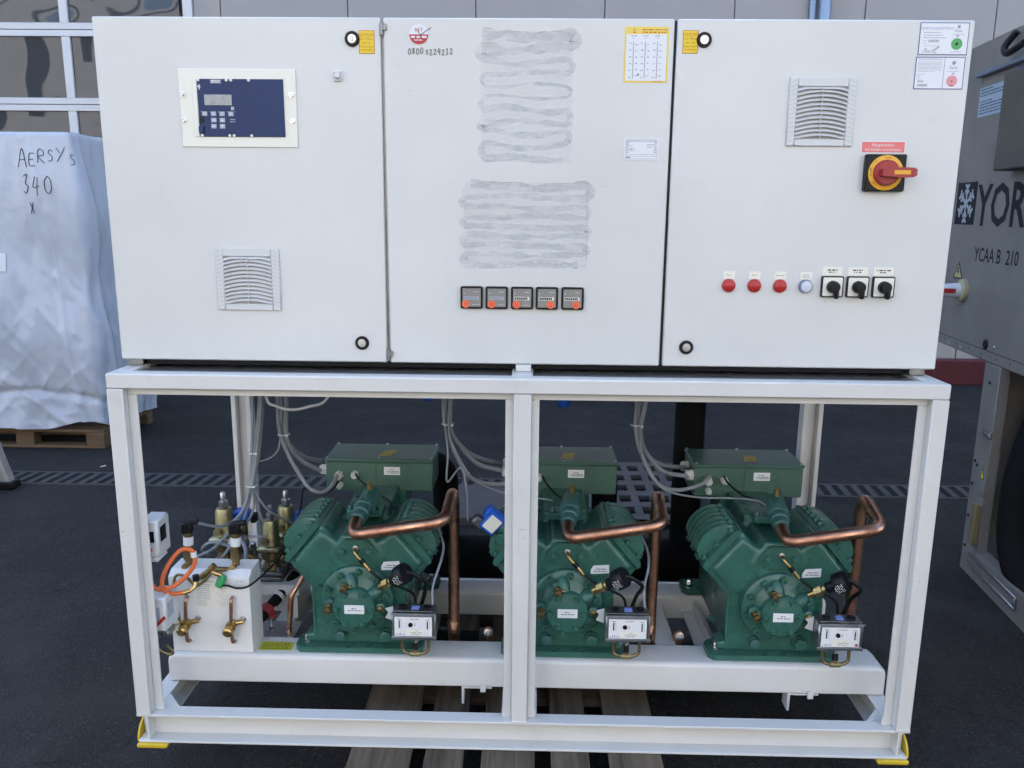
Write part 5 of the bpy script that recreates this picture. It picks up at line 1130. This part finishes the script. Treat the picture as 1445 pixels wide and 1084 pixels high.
mb = MB(); mb.lathe((-1.043,.04,.572),(-.02,0,1),[(0,.0095),(.018,.0095)],12); obj('white_band', mb, M_PAPER, hs)
# thermostats on the left post
th = thing('thermostat', 'upper white thermostat box with small dark display on the left post', 'thermostat', (-1.13,-.03,.60))
mb = MB(); mb.box(-1.166,-1.108,-.055,.03,.608,.728,.006); mb.box(-1.150,-1.115,-.05,.02,.59,.6078,.006); obj('case', mb, M_WPLAST, th)
mb = MB(); mb.box(-1.1075,-1.1065,-.040,-.002,.655,.702); obj('display', mb, M_BLACK, th)
mb = MB(); mb.box(-1.141,-1.120,-.0556,-.0551,.658,.694); obj('display_window', mb, M_BLACK, th)
mb = MB(); mb.disc(-1.133,.634,.006,-.0556,-.0551,14); obj('red_mark', mb, M_PINK, th)
th = thing('thermostat', 'lower white thermostat box with a red strip on the left post', 'thermostat', (-1.13,-.03,.35))
mb = MB(); mb.box(-1.163,-1.104,-.055,.04,.362,.475,.006); obj('case', mb, M_WPLAST, th)
mb = MB(); mb.box(-1.150,-1.122,-.0558,-.0551,.395,.445); mb.box(-1.1037,-1.1030,-.04,.0,.40,.45); obj('window', mb, M_KEY, th)
mb = MB(); mb.prism3([(-1.146,-.0562,.380),(-1.140,-.0562,.372),(-1.104,-.0562,.408),(-1.108,-.0562,.418)],(0,-.001,0)); obj('red_strip', mb, M_RED, th)
mb = MB(); mb.box(-1.160,-1.130,-.04,.01,.335,.3618,.004); mb.box(-1.125,-1.104,-.045,.01,.335,.3615,.006); obj('gland', mb, M_STEEL, th)

# ------------------------------------------------------------------ regulator valves
rb = thing('valve_bracket', 'white bracket plate carrying the regulator valves behind the valve box', 'bracket', (-1.0,.42,.14))
mb = MB(); mb.box(-1.17,-.80,.34,.55,.333,.339,.001); mb.box(-1.17,-.80,.334,.3398,.300,.339,.001); mb.box(-1.165,-1.15,.36,.54,.2,.3328); mb.box(-.83,-.815,.36,.54,.2,.3328); obj('plate', mb, M_WHITE, rb)
mb = MB(); mb.box(-1.12,-.79,.215,.33,.198,.203,.001); obj('galvanised_plate', mb, M_GALV, rb)
def regulator(x, y, z0, h, label, grp, m=M_GOLD):
    R = thing('regulator_valve', label, 'valve', (x,y,z0), grp)
    k = h/.31*1.0; q = k*1.22
    mb = MB(); mb.box(x-.042*q,x+.042*q,y-.042*q,y+.042*q,z0+.001,z0+.020*k,.004); mb.box(x-.042*q,x+.042*q,y-.042*q,y+.042*q,z0+.0215*k,z0+.040*k,.004); obj('flange', mb, M_STEEL, R)
    for a_ in (-1,1):
        mb = MB(); mb.bolt((x+a_*.033*k,y-.030*k,z0+.0405*k),(0,0,1),.007,.012); obj('bolt', mb, M_ZINC, R)
    mb = MB(); mb.lathe((x,y,z0+.0405*k),(0,0,1),[(0,.026*q),(.035*k,.024*q),(.045*k,.032*q),(.075*k,.034*q)],20); mb.cyl((x+.02*k,y,z0+.09*k),(x+.058*k,y-.01,z0+.09*k),.019*k,14); obj('body', mb, M_OLD, R)
    mb = MB(); mb.box(x-.038*q,x+.038*q,y-.038*q,y+.038*q,z0+.116*k,z0+.142*k,.008); obj('bonnet_flange', mb, m, R)
    mb = MB(); mb.lathe((x,y,z0+.1425*k),(0,0,1),[(0,.030*q),(.02*k,.027*q),(.085*k,.0255*q),(.098*k,.021*q),(.102*k,.012*k)],20); mb.cyl((x-.01*k,y-.025*q,z0+.165*k),(x-.012*k,y-.040*q,z0+.165*k),.014*k,14); obj('bonnet', mb, m, R)
    mb = MB(); mb.lathe((x,y,z0+.2445*k),(0,0,1),[(0,.0175*k),(.022*k,.0175*k),(.0225*k,.012*k)],6); mb.lathe((x,y,z0+.267*k),(0,0,1),[(0,.0095*k),(.03*k,.0095*k),(.033*k,.007*k)],6); obj('adjusting_screw', mb, M_ZINC, R)
    return R
G3 = 'brass coloured regulator valves'
regulator(-1.098,.45,.340,.315,'gold regulator valve standing behind the left transducer',G3)
regulator(-.912,.40,.340,.285,'dull gold regulator valve in front of its twin beside the green compressor',G3)
regulator(-.885,.505,.340,.305,'dull gold regulator valve half hidden behind the front one by the compressor',G3)
mb = MB(); mb.lathe((-1.045,.44,.455),(.05,-1,0),[(0,.038),(.03,.038),(.04,.030),(.05,.018),(.06,.016)],20); tag(obj('angle_valve', mb, M_STEEL), 'dull steel valve body with round brass end between the two transducers', 'valve')
for p, lb in (((-1.045,.50,.535),'bright blue coil behind the transducer at the right end of the valve box'),((-.832,.52,.520),'bright blue coil close against the leftmost green compressor')):
    s_ = thing('solenoid_coil', lb, 'solenoid coil', p, 'blue solenoid coils on the valves')
    mb = MB(); mb.box(p[0]-.035,p[0]+.030,p[1]-.028,p[1]+.028,p[2]-.024,p[2]+.028,.012); obj('coil', mb, M_BLUE, s_)
    mb = MB(); mb.cyl((p[0],p[1],p[2]-.026),(p[0],p[1],.375),.013,12); mb.box(p[0]-.03,p[0]+.03,p[1]-.03,p[1]+.03,.3402,.376,.005); obj('valve_stem', mb, M_OLD, s_)
    mb = MB(); mb.box(p[0]+.0305,p[0]+.05,p[1]-.018,p[1]+.018,p[2]-.022,p[2]+.012,.003); obj('connector', mb, M_BLACK, s_)
bp_ = thing('liquid_line', 'black lagged pipe with a dark red clamp below the regulator valves', 'pipe', (-.92,.28,.2))
mb = MB(); mb.tube(bend_path([(-.835,.42,.342),(-.85,.37,.320),(-.935,.205,.235)],.05,6),.019,14); obj('pipe', mb, M_RUBBER, bp_)
mb = MB(); mb.lathe((-.868,.335,.302),(-.46,-.9,-.46),[(0,.021),(.012,.023),(.014,.020)],14); obj('collar', mb, M_PLAST, bp_)
mb = MB(); mb.lathe((-.893,.285,.277),(-.46,-.9,-.46),[(0,.026),(.028,.026)],14); mb.box(-.905,-.870,.262,.285,.245,.262,.002); obj('clamp', mb, M_REDCL, bp_)
mb = MB(); mb.cyl((-.885,.272,.203),(-.885,.272,.25),.006,8); mb.bolt((-.885,.272,.203),(0,0,1),.010,.012); mb.lathe((-.862,.268,.285),(0,-1,0),[(0,.008),(.01,.008)],6); obj('clamp_bolt', mb, M_ZINC, bp_)
mb = MB(); mb.tube(bend_path([(-.742,.35,.432),(-.752,.33,.425),(-.806,.262,.335),(-.824,.25,.150)],.03,6),.0092,12); tag(obj('oil_line', mb, M_COPPER), 'thin bent copper line left of the first compressor', 'copper pipe')
# small tubing among the valves
for pts, r_, m_, lb in (([(-1.14,.40,.42),(-1.15,.36,.46),(-1.10,.33,.50),(-1.03,.33,.48),(-.99,.36,.42),(-.98,.40,.36)],.006,M_CABLE,'bluish grey hose curving low between the regulator valves'),
        ([(-1.02,.38,.50),(-.985,.34,.47),(-.975,.30,.42),(-.955,.28,.36)],.0075,M_CABLE,'short pale cable dropping behind the right transducer'),
        ([(-1.06,.40,.35),(-1.05,.38,.41),(-1.0,.38,.43),(-.955,.40,.40)],.009,M_OLD,'short dull brass tube joining the regulator valves')):
    mb = MB(); mb.tube(smooth_path(pts,6), r_, 10); tag(obj('tubing', mb, m_, None, 60), lb, 'tube')
for x, y in ((-1.03,.37),(-.985,.42)):
    s_ = thing('check_valve', 'small steel check valve with green body low between the regulators' if x < -1 else 'small steel check valve low beside the front regulator', 'valve', (x,y,.34), 'small check valves between the regulators')
    mb = MB(); mb.lathe((x,y,.3405),(0,0,1),[(0,.016),(.02,.016),(.021,.022),(.05,.022),(.052,.014),(.08,.014),(.081,.018),(.10,.018)],12); obj('body', mb, M_STEEL if x > -1 else M_TEAL, s_)
    mb = MB(); mb.lathe((x,y,.441),(0,0,1),[(0,.012),(.02,.012),(.024,.008)],6); obj('cap', mb, M_ZINC, s_)
# blue caps hanging under the deck
for x, y, lb in ((.145,.60,'small blue cap hanging just right of the centre post under the deck'),(-.362,.60,'small blue cap just showing under the deck left of the centre post')):
    s_ = thing('blue_cap', lb, 'cap', (x,y,.97), 'blue caps under the deck')
    dz = 0 if x > 0 else .018
    mb = MB(); mb.lathe((x,y,.946+dz),(0,0,1),[(0,.014),(.006,.024),(.02,.027),(.06,.027)],20); obj('cap', mb, M_BLUE, s_)
    mb = MB(); mb.cyl((x,y,1.006+dz),(x,y,1.178),.014,10); mb.box(x-.075,x-.03,y-.01,y+.01,.972+dz,.985+dz,.003); obj('stem', mb, M_ZINC, s_)

# ------------------------------------------------------------------ cables
CABLES = [
    ('power_cable', 'thick grey power cable entering the lower side gland of the leftmost terminal box', 'G', 0.0085, [(-0.836, 0.42, 1.063), (-0.838, 0.42, 1.007), (-0.851, 0.44, 0.87), (-0.839, 0.46, 0.806), (-0.811, 0.5, 0.749), (-0.762, 0.55, 0.701)]),
    ('power_cable', 'thick grey power cable passing behind to the leftmost terminal box', 'G', 0.0085, [(-0.859, 0.44, 1.058), (-0.862, 0.44, 1.002), (-0.87, 0.46, 0.864), (-0.856, 0.52, 0.796), (-0.828, 0.6, 0.735), (-0.779, 0.66, 0.703)]),
    ('power_cable', 'grey cable looping below the leftmost terminal box into its front gland', 'G', 0.0075, [(-0.872, 0.44, 1.058), (-0.875, 0.44, 1.002), (-0.875, 0.44, 0.89), (-0.849, 0.44, 0.799), (-0.803, 0.43, 0.717), (-0.769, 0.42, 0.676), (-0.734, 0.43, 0.657), (-0.705, 0.46, 0.666), (-0.692, 0.52, 0.693)]),
    ('sensor_cable', 'thin black cable from the leftmost terminal box down to the green cap', 'B', 0.0035, [(-0.69, 0.53, 0.667), (-0.705, 0.5, 0.647), (-0.734, 0.46, 0.641), (-0.77, 0.45, 0.657), (-0.792, 0.42, 0.673), (-0.785, 0.35, 0.631), (-0.796, 0.3, 0.572), (-0.817, 0.25, 0.514), (-0.843, 0.17, 0.482), (-0.880, 0.078, 0.462), (-0.920, 0.072, 0.452), (-0.952, 0.068, 0.462), (-0.985, 0.068, 0.462)]),
    ('sensor_cable', 'short black lead from the leftmost terminal box to its compressor', 'B', 0.0035, [(-0.63, 0.53, 0.701), (-0.592, 0.47, 0.686), (-0.531, 0.42, 0.667), (-0.463, 0.36, 0.647), (-0.436, 0.3, 0.653)]),
    ('power_cable', 'thick grey power cable to the lower side gland of the middle terminal box', 'G', 0.0085, [(-0.258, 0.42, 1.071), (-0.259, 0.42, 1.015), (-0.261, 0.44, 0.9), (-0.23, 0.48, 0.823), (-0.168, 0.52, 0.745), (-0.083, 0.56, 0.709)]),
    ('power_cable', 'thick grey power cable to the upper side gland of the middle terminal box', 'G', 0.0085, [(-0.278, 0.44, 1.067), (-0.278, 0.44, 1.01), (-0.271, 0.46, 0.894), (-0.22, 0.52, 0.801), (-0.16, 0.6, 0.74), (-0.086, 0.66, 0.705)]),
    ('power_cable', 'grey cable looping behind the centre post to the middle terminal box', 'G', 0.0075, [(-0.29, 0.44, 1.066), (-0.286, 0.44, 1.01), (-0.279, 0.44, 0.905), (-0.239, 0.44, 0.795), (-0.196, 0.44, 0.724), (-0.137, 0.44, 0.698), (-0.061, 0.46, 0.693), (0.002, 0.52, 0.701)]),
    ('signal_cable', 'thin grey cable crossing behind the centre post to the middle compressor', 'G', 0.0035, [(-0.269, 0.42, 0.943), (-0.26, 0.42, 0.866), (-0.225, 0.42, 0.788), (-0.179, 0.42, 0.72), (-0.124, 0.42, 0.689), (-0.057, 0.41, 0.67), (0.029, 0.38, 0.669), (0.102, 0.32, 0.681)]),
    ('signal_cable', 'thin grey cable hanging down to the blue coil left of the centre post', 'G', 0.0035, [(-0.279, 0.42, 0.905), (-0.27, 0.42, 0.814), (-0.269, 0.38, 0.722), (-0.218, 0.34, 0.787), (-0.195, 0.3, 0.724), (-0.186, 0.24, 0.632)]),
    ('power_cable', 'thick grey power cable to the lower side gland of the rightmost terminal box', 'G', 0.0085, [(0.421, 0.42, 1.08), (0.422, 0.42, 1.01), (0.411, 0.44, 0.91), (0.435, 0.48, 0.82), (0.51, 0.52, 0.729), (0.614, 0.56, 0.698)]),
    ('power_cable', 'thick grey power cable to the upper side gland of the rightmost terminal box', 'G', 0.0085, [(0.407, 0.44, 1.076), (0.407, 0.44, 1.005), (0.402, 0.46, 0.904), (0.445, 0.54, 0.795), (0.522, 0.6, 0.728), (0.633, 0.66, 0.7)]),
    ('power_cable', 'grey cable looping below the rightmost terminal box into its front gland', 'G', 0.0075, [(0.392, 0.44, 1.076), (0.395, 0.44, 1.005), (0.393, 0.44, 0.922), (0.412, 0.44, 0.832), (0.453, 0.44, 0.746), (0.491, 0.44, 0.699), (0.56, 0.45, 0.681), (0.642, 0.48, 0.693), (0.683, 0.52, 0.713)]),
    ('signal_cable', 'thin grey cable running under the rightmost terminal box to its valve', 'G', 0.0035, [(0.407, 0.42, 0.902), (0.423, 0.42, 0.799), (0.469, 0.42, 0.721), (0.521, 0.42, 0.684), (0.619, 0.4, 0.672), (0.721, 0.36, 0.685), (0.792, 0.3, 0.7), (0.815, 0.26, 0.698)]),
    ('sensor_cable', 'short black lead from the rightmost terminal box to its valve', 'B', 0.0035, [(0.736, 0.53, 0.711), (0.746, 0.48, 0.695), (0.778, 0.42, 0.678), (0.807, 0.36, 0.682), (0.823, 0.3, 0.68)]),
    ('sensor_cable', 'short black lead from the middle terminal box to its valve', 'B', 0.0035, [(0.068, 0.53, 0.699), (0.086, 0.48, 0.683), (0.118, 0.42, 0.667), (0.146, 0.36, 0.668), (0.165, 0.3, 0.674)]),
    ('signal_cable', 'grey cable of the bundle curving to the plug of the left transducer', 'G', 0.005, [(-0.946, 0.4, 1.066), (-0.95, 0.4, 1.01), (-0.959, 0.38, 0.815), (-0.966, 0.36, 0.704), (-0.973, 0.32, 0.639), (-0.999, 0.28, 0.602), (-1.026, 0.22, 0.604), (-1.077, 0.16, 0.639)]),
    ('signal_cable', 'bluish grey cable of the bundle sloping down behind the valve box', 'G', 0.005, [(-0.924, 0.4, 1.066), (-0.927, 0.4, 1.01), (-0.949, 0.38, 0.815), (-0.961, 0.36, 0.704), (-0.995, 0.34, 0.605), (-1.034, 0.3, 0.541), (-1.067, 0.25, 0.509), (-1.106, 0.22, 0.495), (-1.144, 0.2, 0.465)]),
    ('signal_cable', 'pale grey cable of the bundle ending low behind the valve box', 'G', 0.005, [(-0.917, 0.4, 1.066), (-0.92, 0.4, 1.01), (-0.941, 0.38, 0.815), (-0.956, 0.36, 0.704), (-0.977, 0.35, 0.615), (-1.005, 0.32, 0.533), (-1.044, 0.28, 0.47), (-1.086, 0.25, 0.417)]),
    ('signal_cable', 'grey cable of the bundle ending at the right transducer plug', 'G', 0.004, [(-0.917, 0.41, 1.064), (-0.92, 0.41, 1.008), (-0.939, 0.39, 0.812), (-0.954, 0.37, 0.7), (-0.955, 0.36, 0.625), (-0.967, 0.33, 0.583), (-0.95, 0.2, 0.626)]),
    ('signal_cable', 'thin grey cable from the bundle to the blue coil by the compressor', 'G', 0.004, [(-0.916, 0.42, 1.062), (-0.919, 0.42, 1.006), (-0.938, 0.4, 0.809), (-0.955, 0.38, 0.697), (-0.931, 0.38, 0.631), (-0.901, 0.4, 0.584), (-0.863, 0.44, 0.542), (-0.824, 0.48, 0.508)]),
    ('signal_cable', 'thin grey cable from the bundle to the round brass valve end', 'G', 0.004, [(-0.929, 0.43, 1.06), (-0.932, 0.43, 1.003), (-0.95, 0.4, 0.809), (-0.96, 0.38, 0.697), (-0.947, 0.38, 0.618), (-0.925, 0.38, 0.538), (-0.918, 0.37, 0.512), (-0.982, 0.36, 0.512)]),
    ('draped_cable', 'white cable sagging in a shallow arc below the top rail', 'W', 0.005, [(-0.87, 0.3, 1.075), (-0.869, 0.3, 1.034), (-0.837, 0.3, 1.007), (-0.789, 0.3, 0.995), (-0.729, 0.3, 1.006), (-0.663, 0.3, 1.037), (-0.618, 0.3, 1.079)]),
    ('signal_cable', 'short thin grey cable linking the two cable bundles at left', 'G', 0.003, [(-0.874, 0.44, 0.851), (-0.881, 0.43, 0.812), (-0.91, 0.42, 0.785), (-0.95, 0.4, 0.777)]),
]
for name, lb, mk, r, pts in CABLES:
    if pts[0][2] > 1.0 and name != 'draped_cable': pts = [(pts[0][0], pts[0][1], 1.176)] + pts[1:]
    if name == 'draped_cable': pts = [(pts[0][0], pts[0][1], 1.176)] + pts[1:-1] + [(pts[-1][0], pts[-1][1], 1.176)]
    mb = MB(); mb.tube(smooth_path(pts, 7), r, 10)
    tag(obj(name, mb, {'G': M_CABLE, 'B': M_BLACK, 'W': M_PLAST}[mk], None, 60), lb, 'cable', {'G': 'grey cables in the rack', 'B': 'black sensor leads', 'W': None}[mk])
# grey leads rising behind the pressure switches
for x, lb in ((-.285,'thin grey lead rising from the pressure switch by the first copper pipe'),(.395,'thin grey lead rising from the pressure switch right of the centre post')):
    mb = MB(); mb.tube(smooth_path([(x,.05,.418),(x-.002,.08,.47),(x+.018,.13,.53),(x+.02,.2,.56),(x-.005,.26,.60)],6), .0042, 8); tag(obj('signal_cable', mb, M_CABLE, None, 60), lb, 'cable', 'grey cables in the rack')
# cable ties
for p, r, ax, lb in (((-.862,.45,.868),.021,(0,0,1),'white cable tie round the cables above the leftmost terminal box'),((-.272,.45,.915),.021,(0,0,1),'white cable tie round the cables left of the centre post'),((.398,.45,.92),.021,(0,.1,1),'white cable tie round the cables right of the centre post'),
                ((-.962,.37,.70),.018,(0,0,1),'white cable tie gathering the cable bundle at left'),((-.955,.39,.815),.015,(0,0,1),'white cable tie higher up on the left cable bundle')):
    mb = MB(); A_ = Vector(ax).normalized(); u = A_.orthogonal().normalized(); w = A_.cross(u)
    mb.tube([Vector(p)+(u*math.cos(2*PI*k/18)+w*math.sin(2*PI*k/18))*r for k in range(18)], .0022, 6, closed=True); mb.box(p[0]+r*.6,p[0]+r*.6+.008,p[1]-r-.004,p[1]-r+.004,p[2]-.004,p[2]+.004,.001)
    tag(obj('cable_tie', mb, M_WPLAST), lb, 'cable tie', 'white cable ties')

# ------------------------------------------------------------------ big grey chiller at the right
YO = Vector((2.275, 1.685, 0)); ts = Vector((-.11,-1,0)).normalized(); nl = Vector((-1,.11,0)).normalized(); UP = Vector((0,0,1))
yk = thing('chiller_unit', 'large grey chiller on steel legs at the right edge with dark lettering', 'chiller', (2.8, 1.2, G))
def ybox(s0, s1, d0, d1, z0, z1, bev=.0, ):     # s along the face towards the camera, d inwards
    mb = MB(); mb.box(s0, s1, d0, d1, z0, z1, bev); mb.v = [tuple(YO+ts*v[0]-nl*v[1]+UP*v[2]) for v in mb.v]; return mb
def yp(s, d, z): return YO+ts*s-nl*d+UP*z
Yk = lambda n, mb, m, par=None: obj(n, mb, m, par or yk)
Yk('side_panel', ybox(-.95, 1.7, 0, .04, .952, 2.53, .006), M_YORK)
Yk('casing', ybox(-.95, 1.7, .0405, 1.3, .958, 2.525, .006), M_YORK)
Yk('leg', ybox(0, .17, .0, .05, G, .9515, .003), M_YORK)
Yk('leg', ybox(0, .05, .0505, 1.25, G+.17, .9515, .003), M_YORK)
Yk('base_beam', ybox(.1703, 1.6, .0, .06, G, G+.155, .004), M_YORK)
Yk('bay_shade', ybox(.20, 1.6, .45, 1.2, G+.02, .95), M_RUBBER)  # near-black box standing in for the shadow inside the bay
Yk('base_pan', ybox(.1705, 1.6, .0605, .449, G+.02, G+.10), M_YORK)
mb = ybox(.09,.175,-.014,-.0005,.60,.622,.002); mb2 = ybox(.09,.175,-.010,-.0005,.626,.632,.001); mb.add(mb2.v, mb2.f); Yk('strut', mb, M_ALU)
mb = ybox(.10,.62,-.012,-.0005,G+.115,G+.126,.002); mb2 = ybox(.10,.62,-.012,-.0005,G+.065,G+.074,.002); mb.add(mb2.v, mb2.f); mb2 = ybox(.60,.62,-.012,-.0005,G+.0745,G+.1145,.002); mb.add(mb2.v, mb2.f); Yk('fork_pocket_rim', mb, M_ALU)
for s_, z in ((.03,.45),(.055,.435),(.03,.16),(.035,-.0),(.028,.33),(.08,.86)):
    mb = MB(); mb.lathe(yp(s_,-.0003,z), nl, [(0,.009),(.004,.008),(.006,.004)],8); Yk('rivet', mb, M_BLACK)
# access cover on the leg with warning triangle
Yk('cover_plate', ybox(.075,.168,-.003,-.0004,.30,.59,.001), M_YORK)
mb = MB(); mb.prism3([yp(.115,-.0035,.385), yp(.155,-.0035,.385), yp(.135,-.0035,.440)], nl*.0008); tr = Yk('warning_triangle', mb, M_INK)
mb = MB(); mb.prism3([yp(.120,-.0046,.389), yp(.150,-.0046,.389), yp(.135,-.0046,.431)], nl*.0004); Yk('triangle_field', mb, M_YELL, tr)
Yk('junction_box', ybox(.12,.17,-.03,-.0005,.05,.26,.003), mat('yellowed_cover',(.20,.15,.08),.6))
# black suction hose bulging from the bay
mb = MB(); mb.tube(smooth_path([yp(.34,.22,.95), yp(.30,.16,.75), yp(.30,.10,.45), yp(.36,.08,.15), yp(.55,.08,-.0), yp(.9,.10,-.02)],8), .075, 18); Yk('hose', mb, M_RUBBER)
# lettering and logo: the text runs towards the camera
mb = MB(); mb.prism3([yp(-.60,-.0005,1.612), yp(-.345,-.0005,1.612), yp(-.345,-.0005,1.832), yp(-.60,-.0005,1.832)], nl*.0006); lg = Yk('logo_square', mb, M_YORKI)
mb = MB(); cs, cz = -.472, 1.722
for k in range(6):
    a = PI/2+k*PI/3; ds, dz = math.cos(a), math.sin(a)
    def arm(p, q, w):
        p = Vector(p); q = Vector(q); t = (q-p).normalized(); u = Vector((-t.y,t.x))*w
        mb.add([yp(cs+x.x,-.0016,cz+x.y) for x in (p-u,q-u,q+u,p+u)], [(0,1,2,3)])
    arm((0,0),(ds*.098,dz*.098),.0085)
    for f_ in (.045,.075):
        for sg in (-1,1):
            b = a+sg*PI/4; arm((ds*f_,dz*f_),(ds*f_+math.cos(b)*.035,dz*f_+math.sin(b)*.035),.0075)
Yk('snowflake', mb, M_YORK if False else mat('print_pale',(.45,.46,.50),.5), lg)
mb = MB(); mb.text('YORK', yp(-.325,-.0009,1.614), ts, UP, .285, 'LEFT', .92, bold=.022)
Yk('lettering', mb, M_YORKI)
mb = MB(); mb.text('YCAA B', yp(-.285,-.0009,1.432), ts, UP, .098, 'LEFT', .90, bold=.008); Yk('model_letters', mb, M_YORKI)
mb = MB(); mb.text('210', yp(.075,-.0009,1.432), ts, UP, .098, 'LEFT', .90, bold=.008); Yk('model_number', mb, M_YORKI)
mb = MB(); mb.prism3([yp(-.53,-.0005,1.325), yp(-.40,-.0005,1.325), yp(-.465,-.0005,1.415)], nl*.0008); tr = Yk('warning_triangle', mb, M_INK)
mb = MB(); mb.prism3([yp(-.512,-.0016,1.333), yp(-.418,-.0016,1.333), yp(-.465,-.0016,1.400)], nl*.0004); Yk('triangle_field', mb, mat('faded_label_yellow',(.55,.48,.20),.5), tr)
mb = MB(); mb.add([yp(-.470,-.0023,1.385), yp(-.455,-.0023,1.385), yp(-.462,-.0023,1.366), yp(-.450,-.0023,1.366), yp(-.472,-.0023,1.337), yp(-.466,-.0023,1.358), yp(-.480,-.0023,1.358)], [(0,1,2,3,4,5,6)]); Yk('bolt_symbol', mb, M_INK, tr)
c = yp(-.36,-.0005,1.270); mb = MB(); mb.lathe(c, nl, [(0,.060),(.02,.060),(.028,.050)],24); kn = Yk('isolator_base', mb, mat('aged_cream',(.42,.36,.22),.5))
mb = MB(); mb.lathe(c+nl*.0285, nl, [(0,.040),(.05,.036),(.12,.030),(.125,.02)],20); Yk('isolator_knob', mb, M_WPLAST, kn)
mb = MB(); mb.prism3([c+nl*.06+UP*.012-ts*.0+Vector((0,-.0375,0)), c+nl*.13+UP*.012+Vector((0,-.032,0)), c+nl*.13-UP*.012+Vector((0,-.032,0)), c+nl*.06-UP*.012+Vector((0,-.0375,0))], (0,-.002,0)); Yk('red_marker', mb, M_RED, kn)
st = Yk('instruction_sticker', ybox(-.455,-.115,-.0012,-.0004,2.155,2.30), mat('faded_label_blue',(.36,.45,.55),.5))
mb = MB()
for k in range(9):
    if k in (3,): continue
    rn = random.Random(k); s_ = -.44; e_ = (-.30 if k in (0,4) else -.14)
    while s_ < e_:
        w_ = rn.uniform(.008,.03); z = 2.285-.0145*k; mb.add([yp(s_,-.0016,z), yp(min(s_+w_,e_),-.0016,z), yp(min(s_+w_,e_),-.0016,z+.006), yp(s_,-.0016,z+.006)], [(0,1,2,3)]); s_ += w_+.006
Yk('sticker_print', mb, M_INK, st)
Yk('drip_ledge', ybox(-.46,1.5,-.035,-.0005,2.352,2.372,.003), M_BEZEL)
Yk('control_box', ybox(.03,.9,-.09,-.0005,1.865,2.305,.006), mat('dull_brown_box',(.105,.095,.08),.6,var=.2,vscale=5))
mb = MB(); mb.lathe(yp(-.02,-.0005,1.035), nl, [(0,.026),(.006,.024),(.008,.012),(.004,.008)],18); Yk('lifting_plug', mb, M_BLACK)
mb = MB(); mb.lathe(yp(.075,-.0005,1.035), nl, [(0,.008),(.004,.006)],10); mb.lathe(yp(-.32,-.0005,.972), nl, [(0,.007),(.004,.006)],10); mb.lathe(yp(-.48,-.0005,.97), nl, [(0,.007),(.004,.006)],10); Yk('rivet', mb, M_ZINC)
mb = MB(); mb.tube(smooth_path([yp(-.06,-.02,2.50), yp(-.10,-.05,2.44), yp(-.04,-.06,2.40), yp(.1,-.05,2.42)],6),.016,10); Yk('cable_loop', mb, M_BLACK)
mb = MB(); mb.tube(smooth_path([yp(.02,-.02,2.33), yp(-.03,-.05,2.28), yp(.02,-.06,2.24)],6),.008,8); Yk('blue_tie', mb, M_BLUE)

for k in range(9):
    mb = MB(); mb.lathe(yp(-.86+.16*k,-.0004,.985), nl, [(0,.0065),(.003,.0055),(.004,.003)],8); Yk('rivet', mb, M_STEEL)
mb = ybox(-.95,1.7,-.0012,-.0004,1.005,1.008); Yk('panel_seam', mb, M_YORKI)
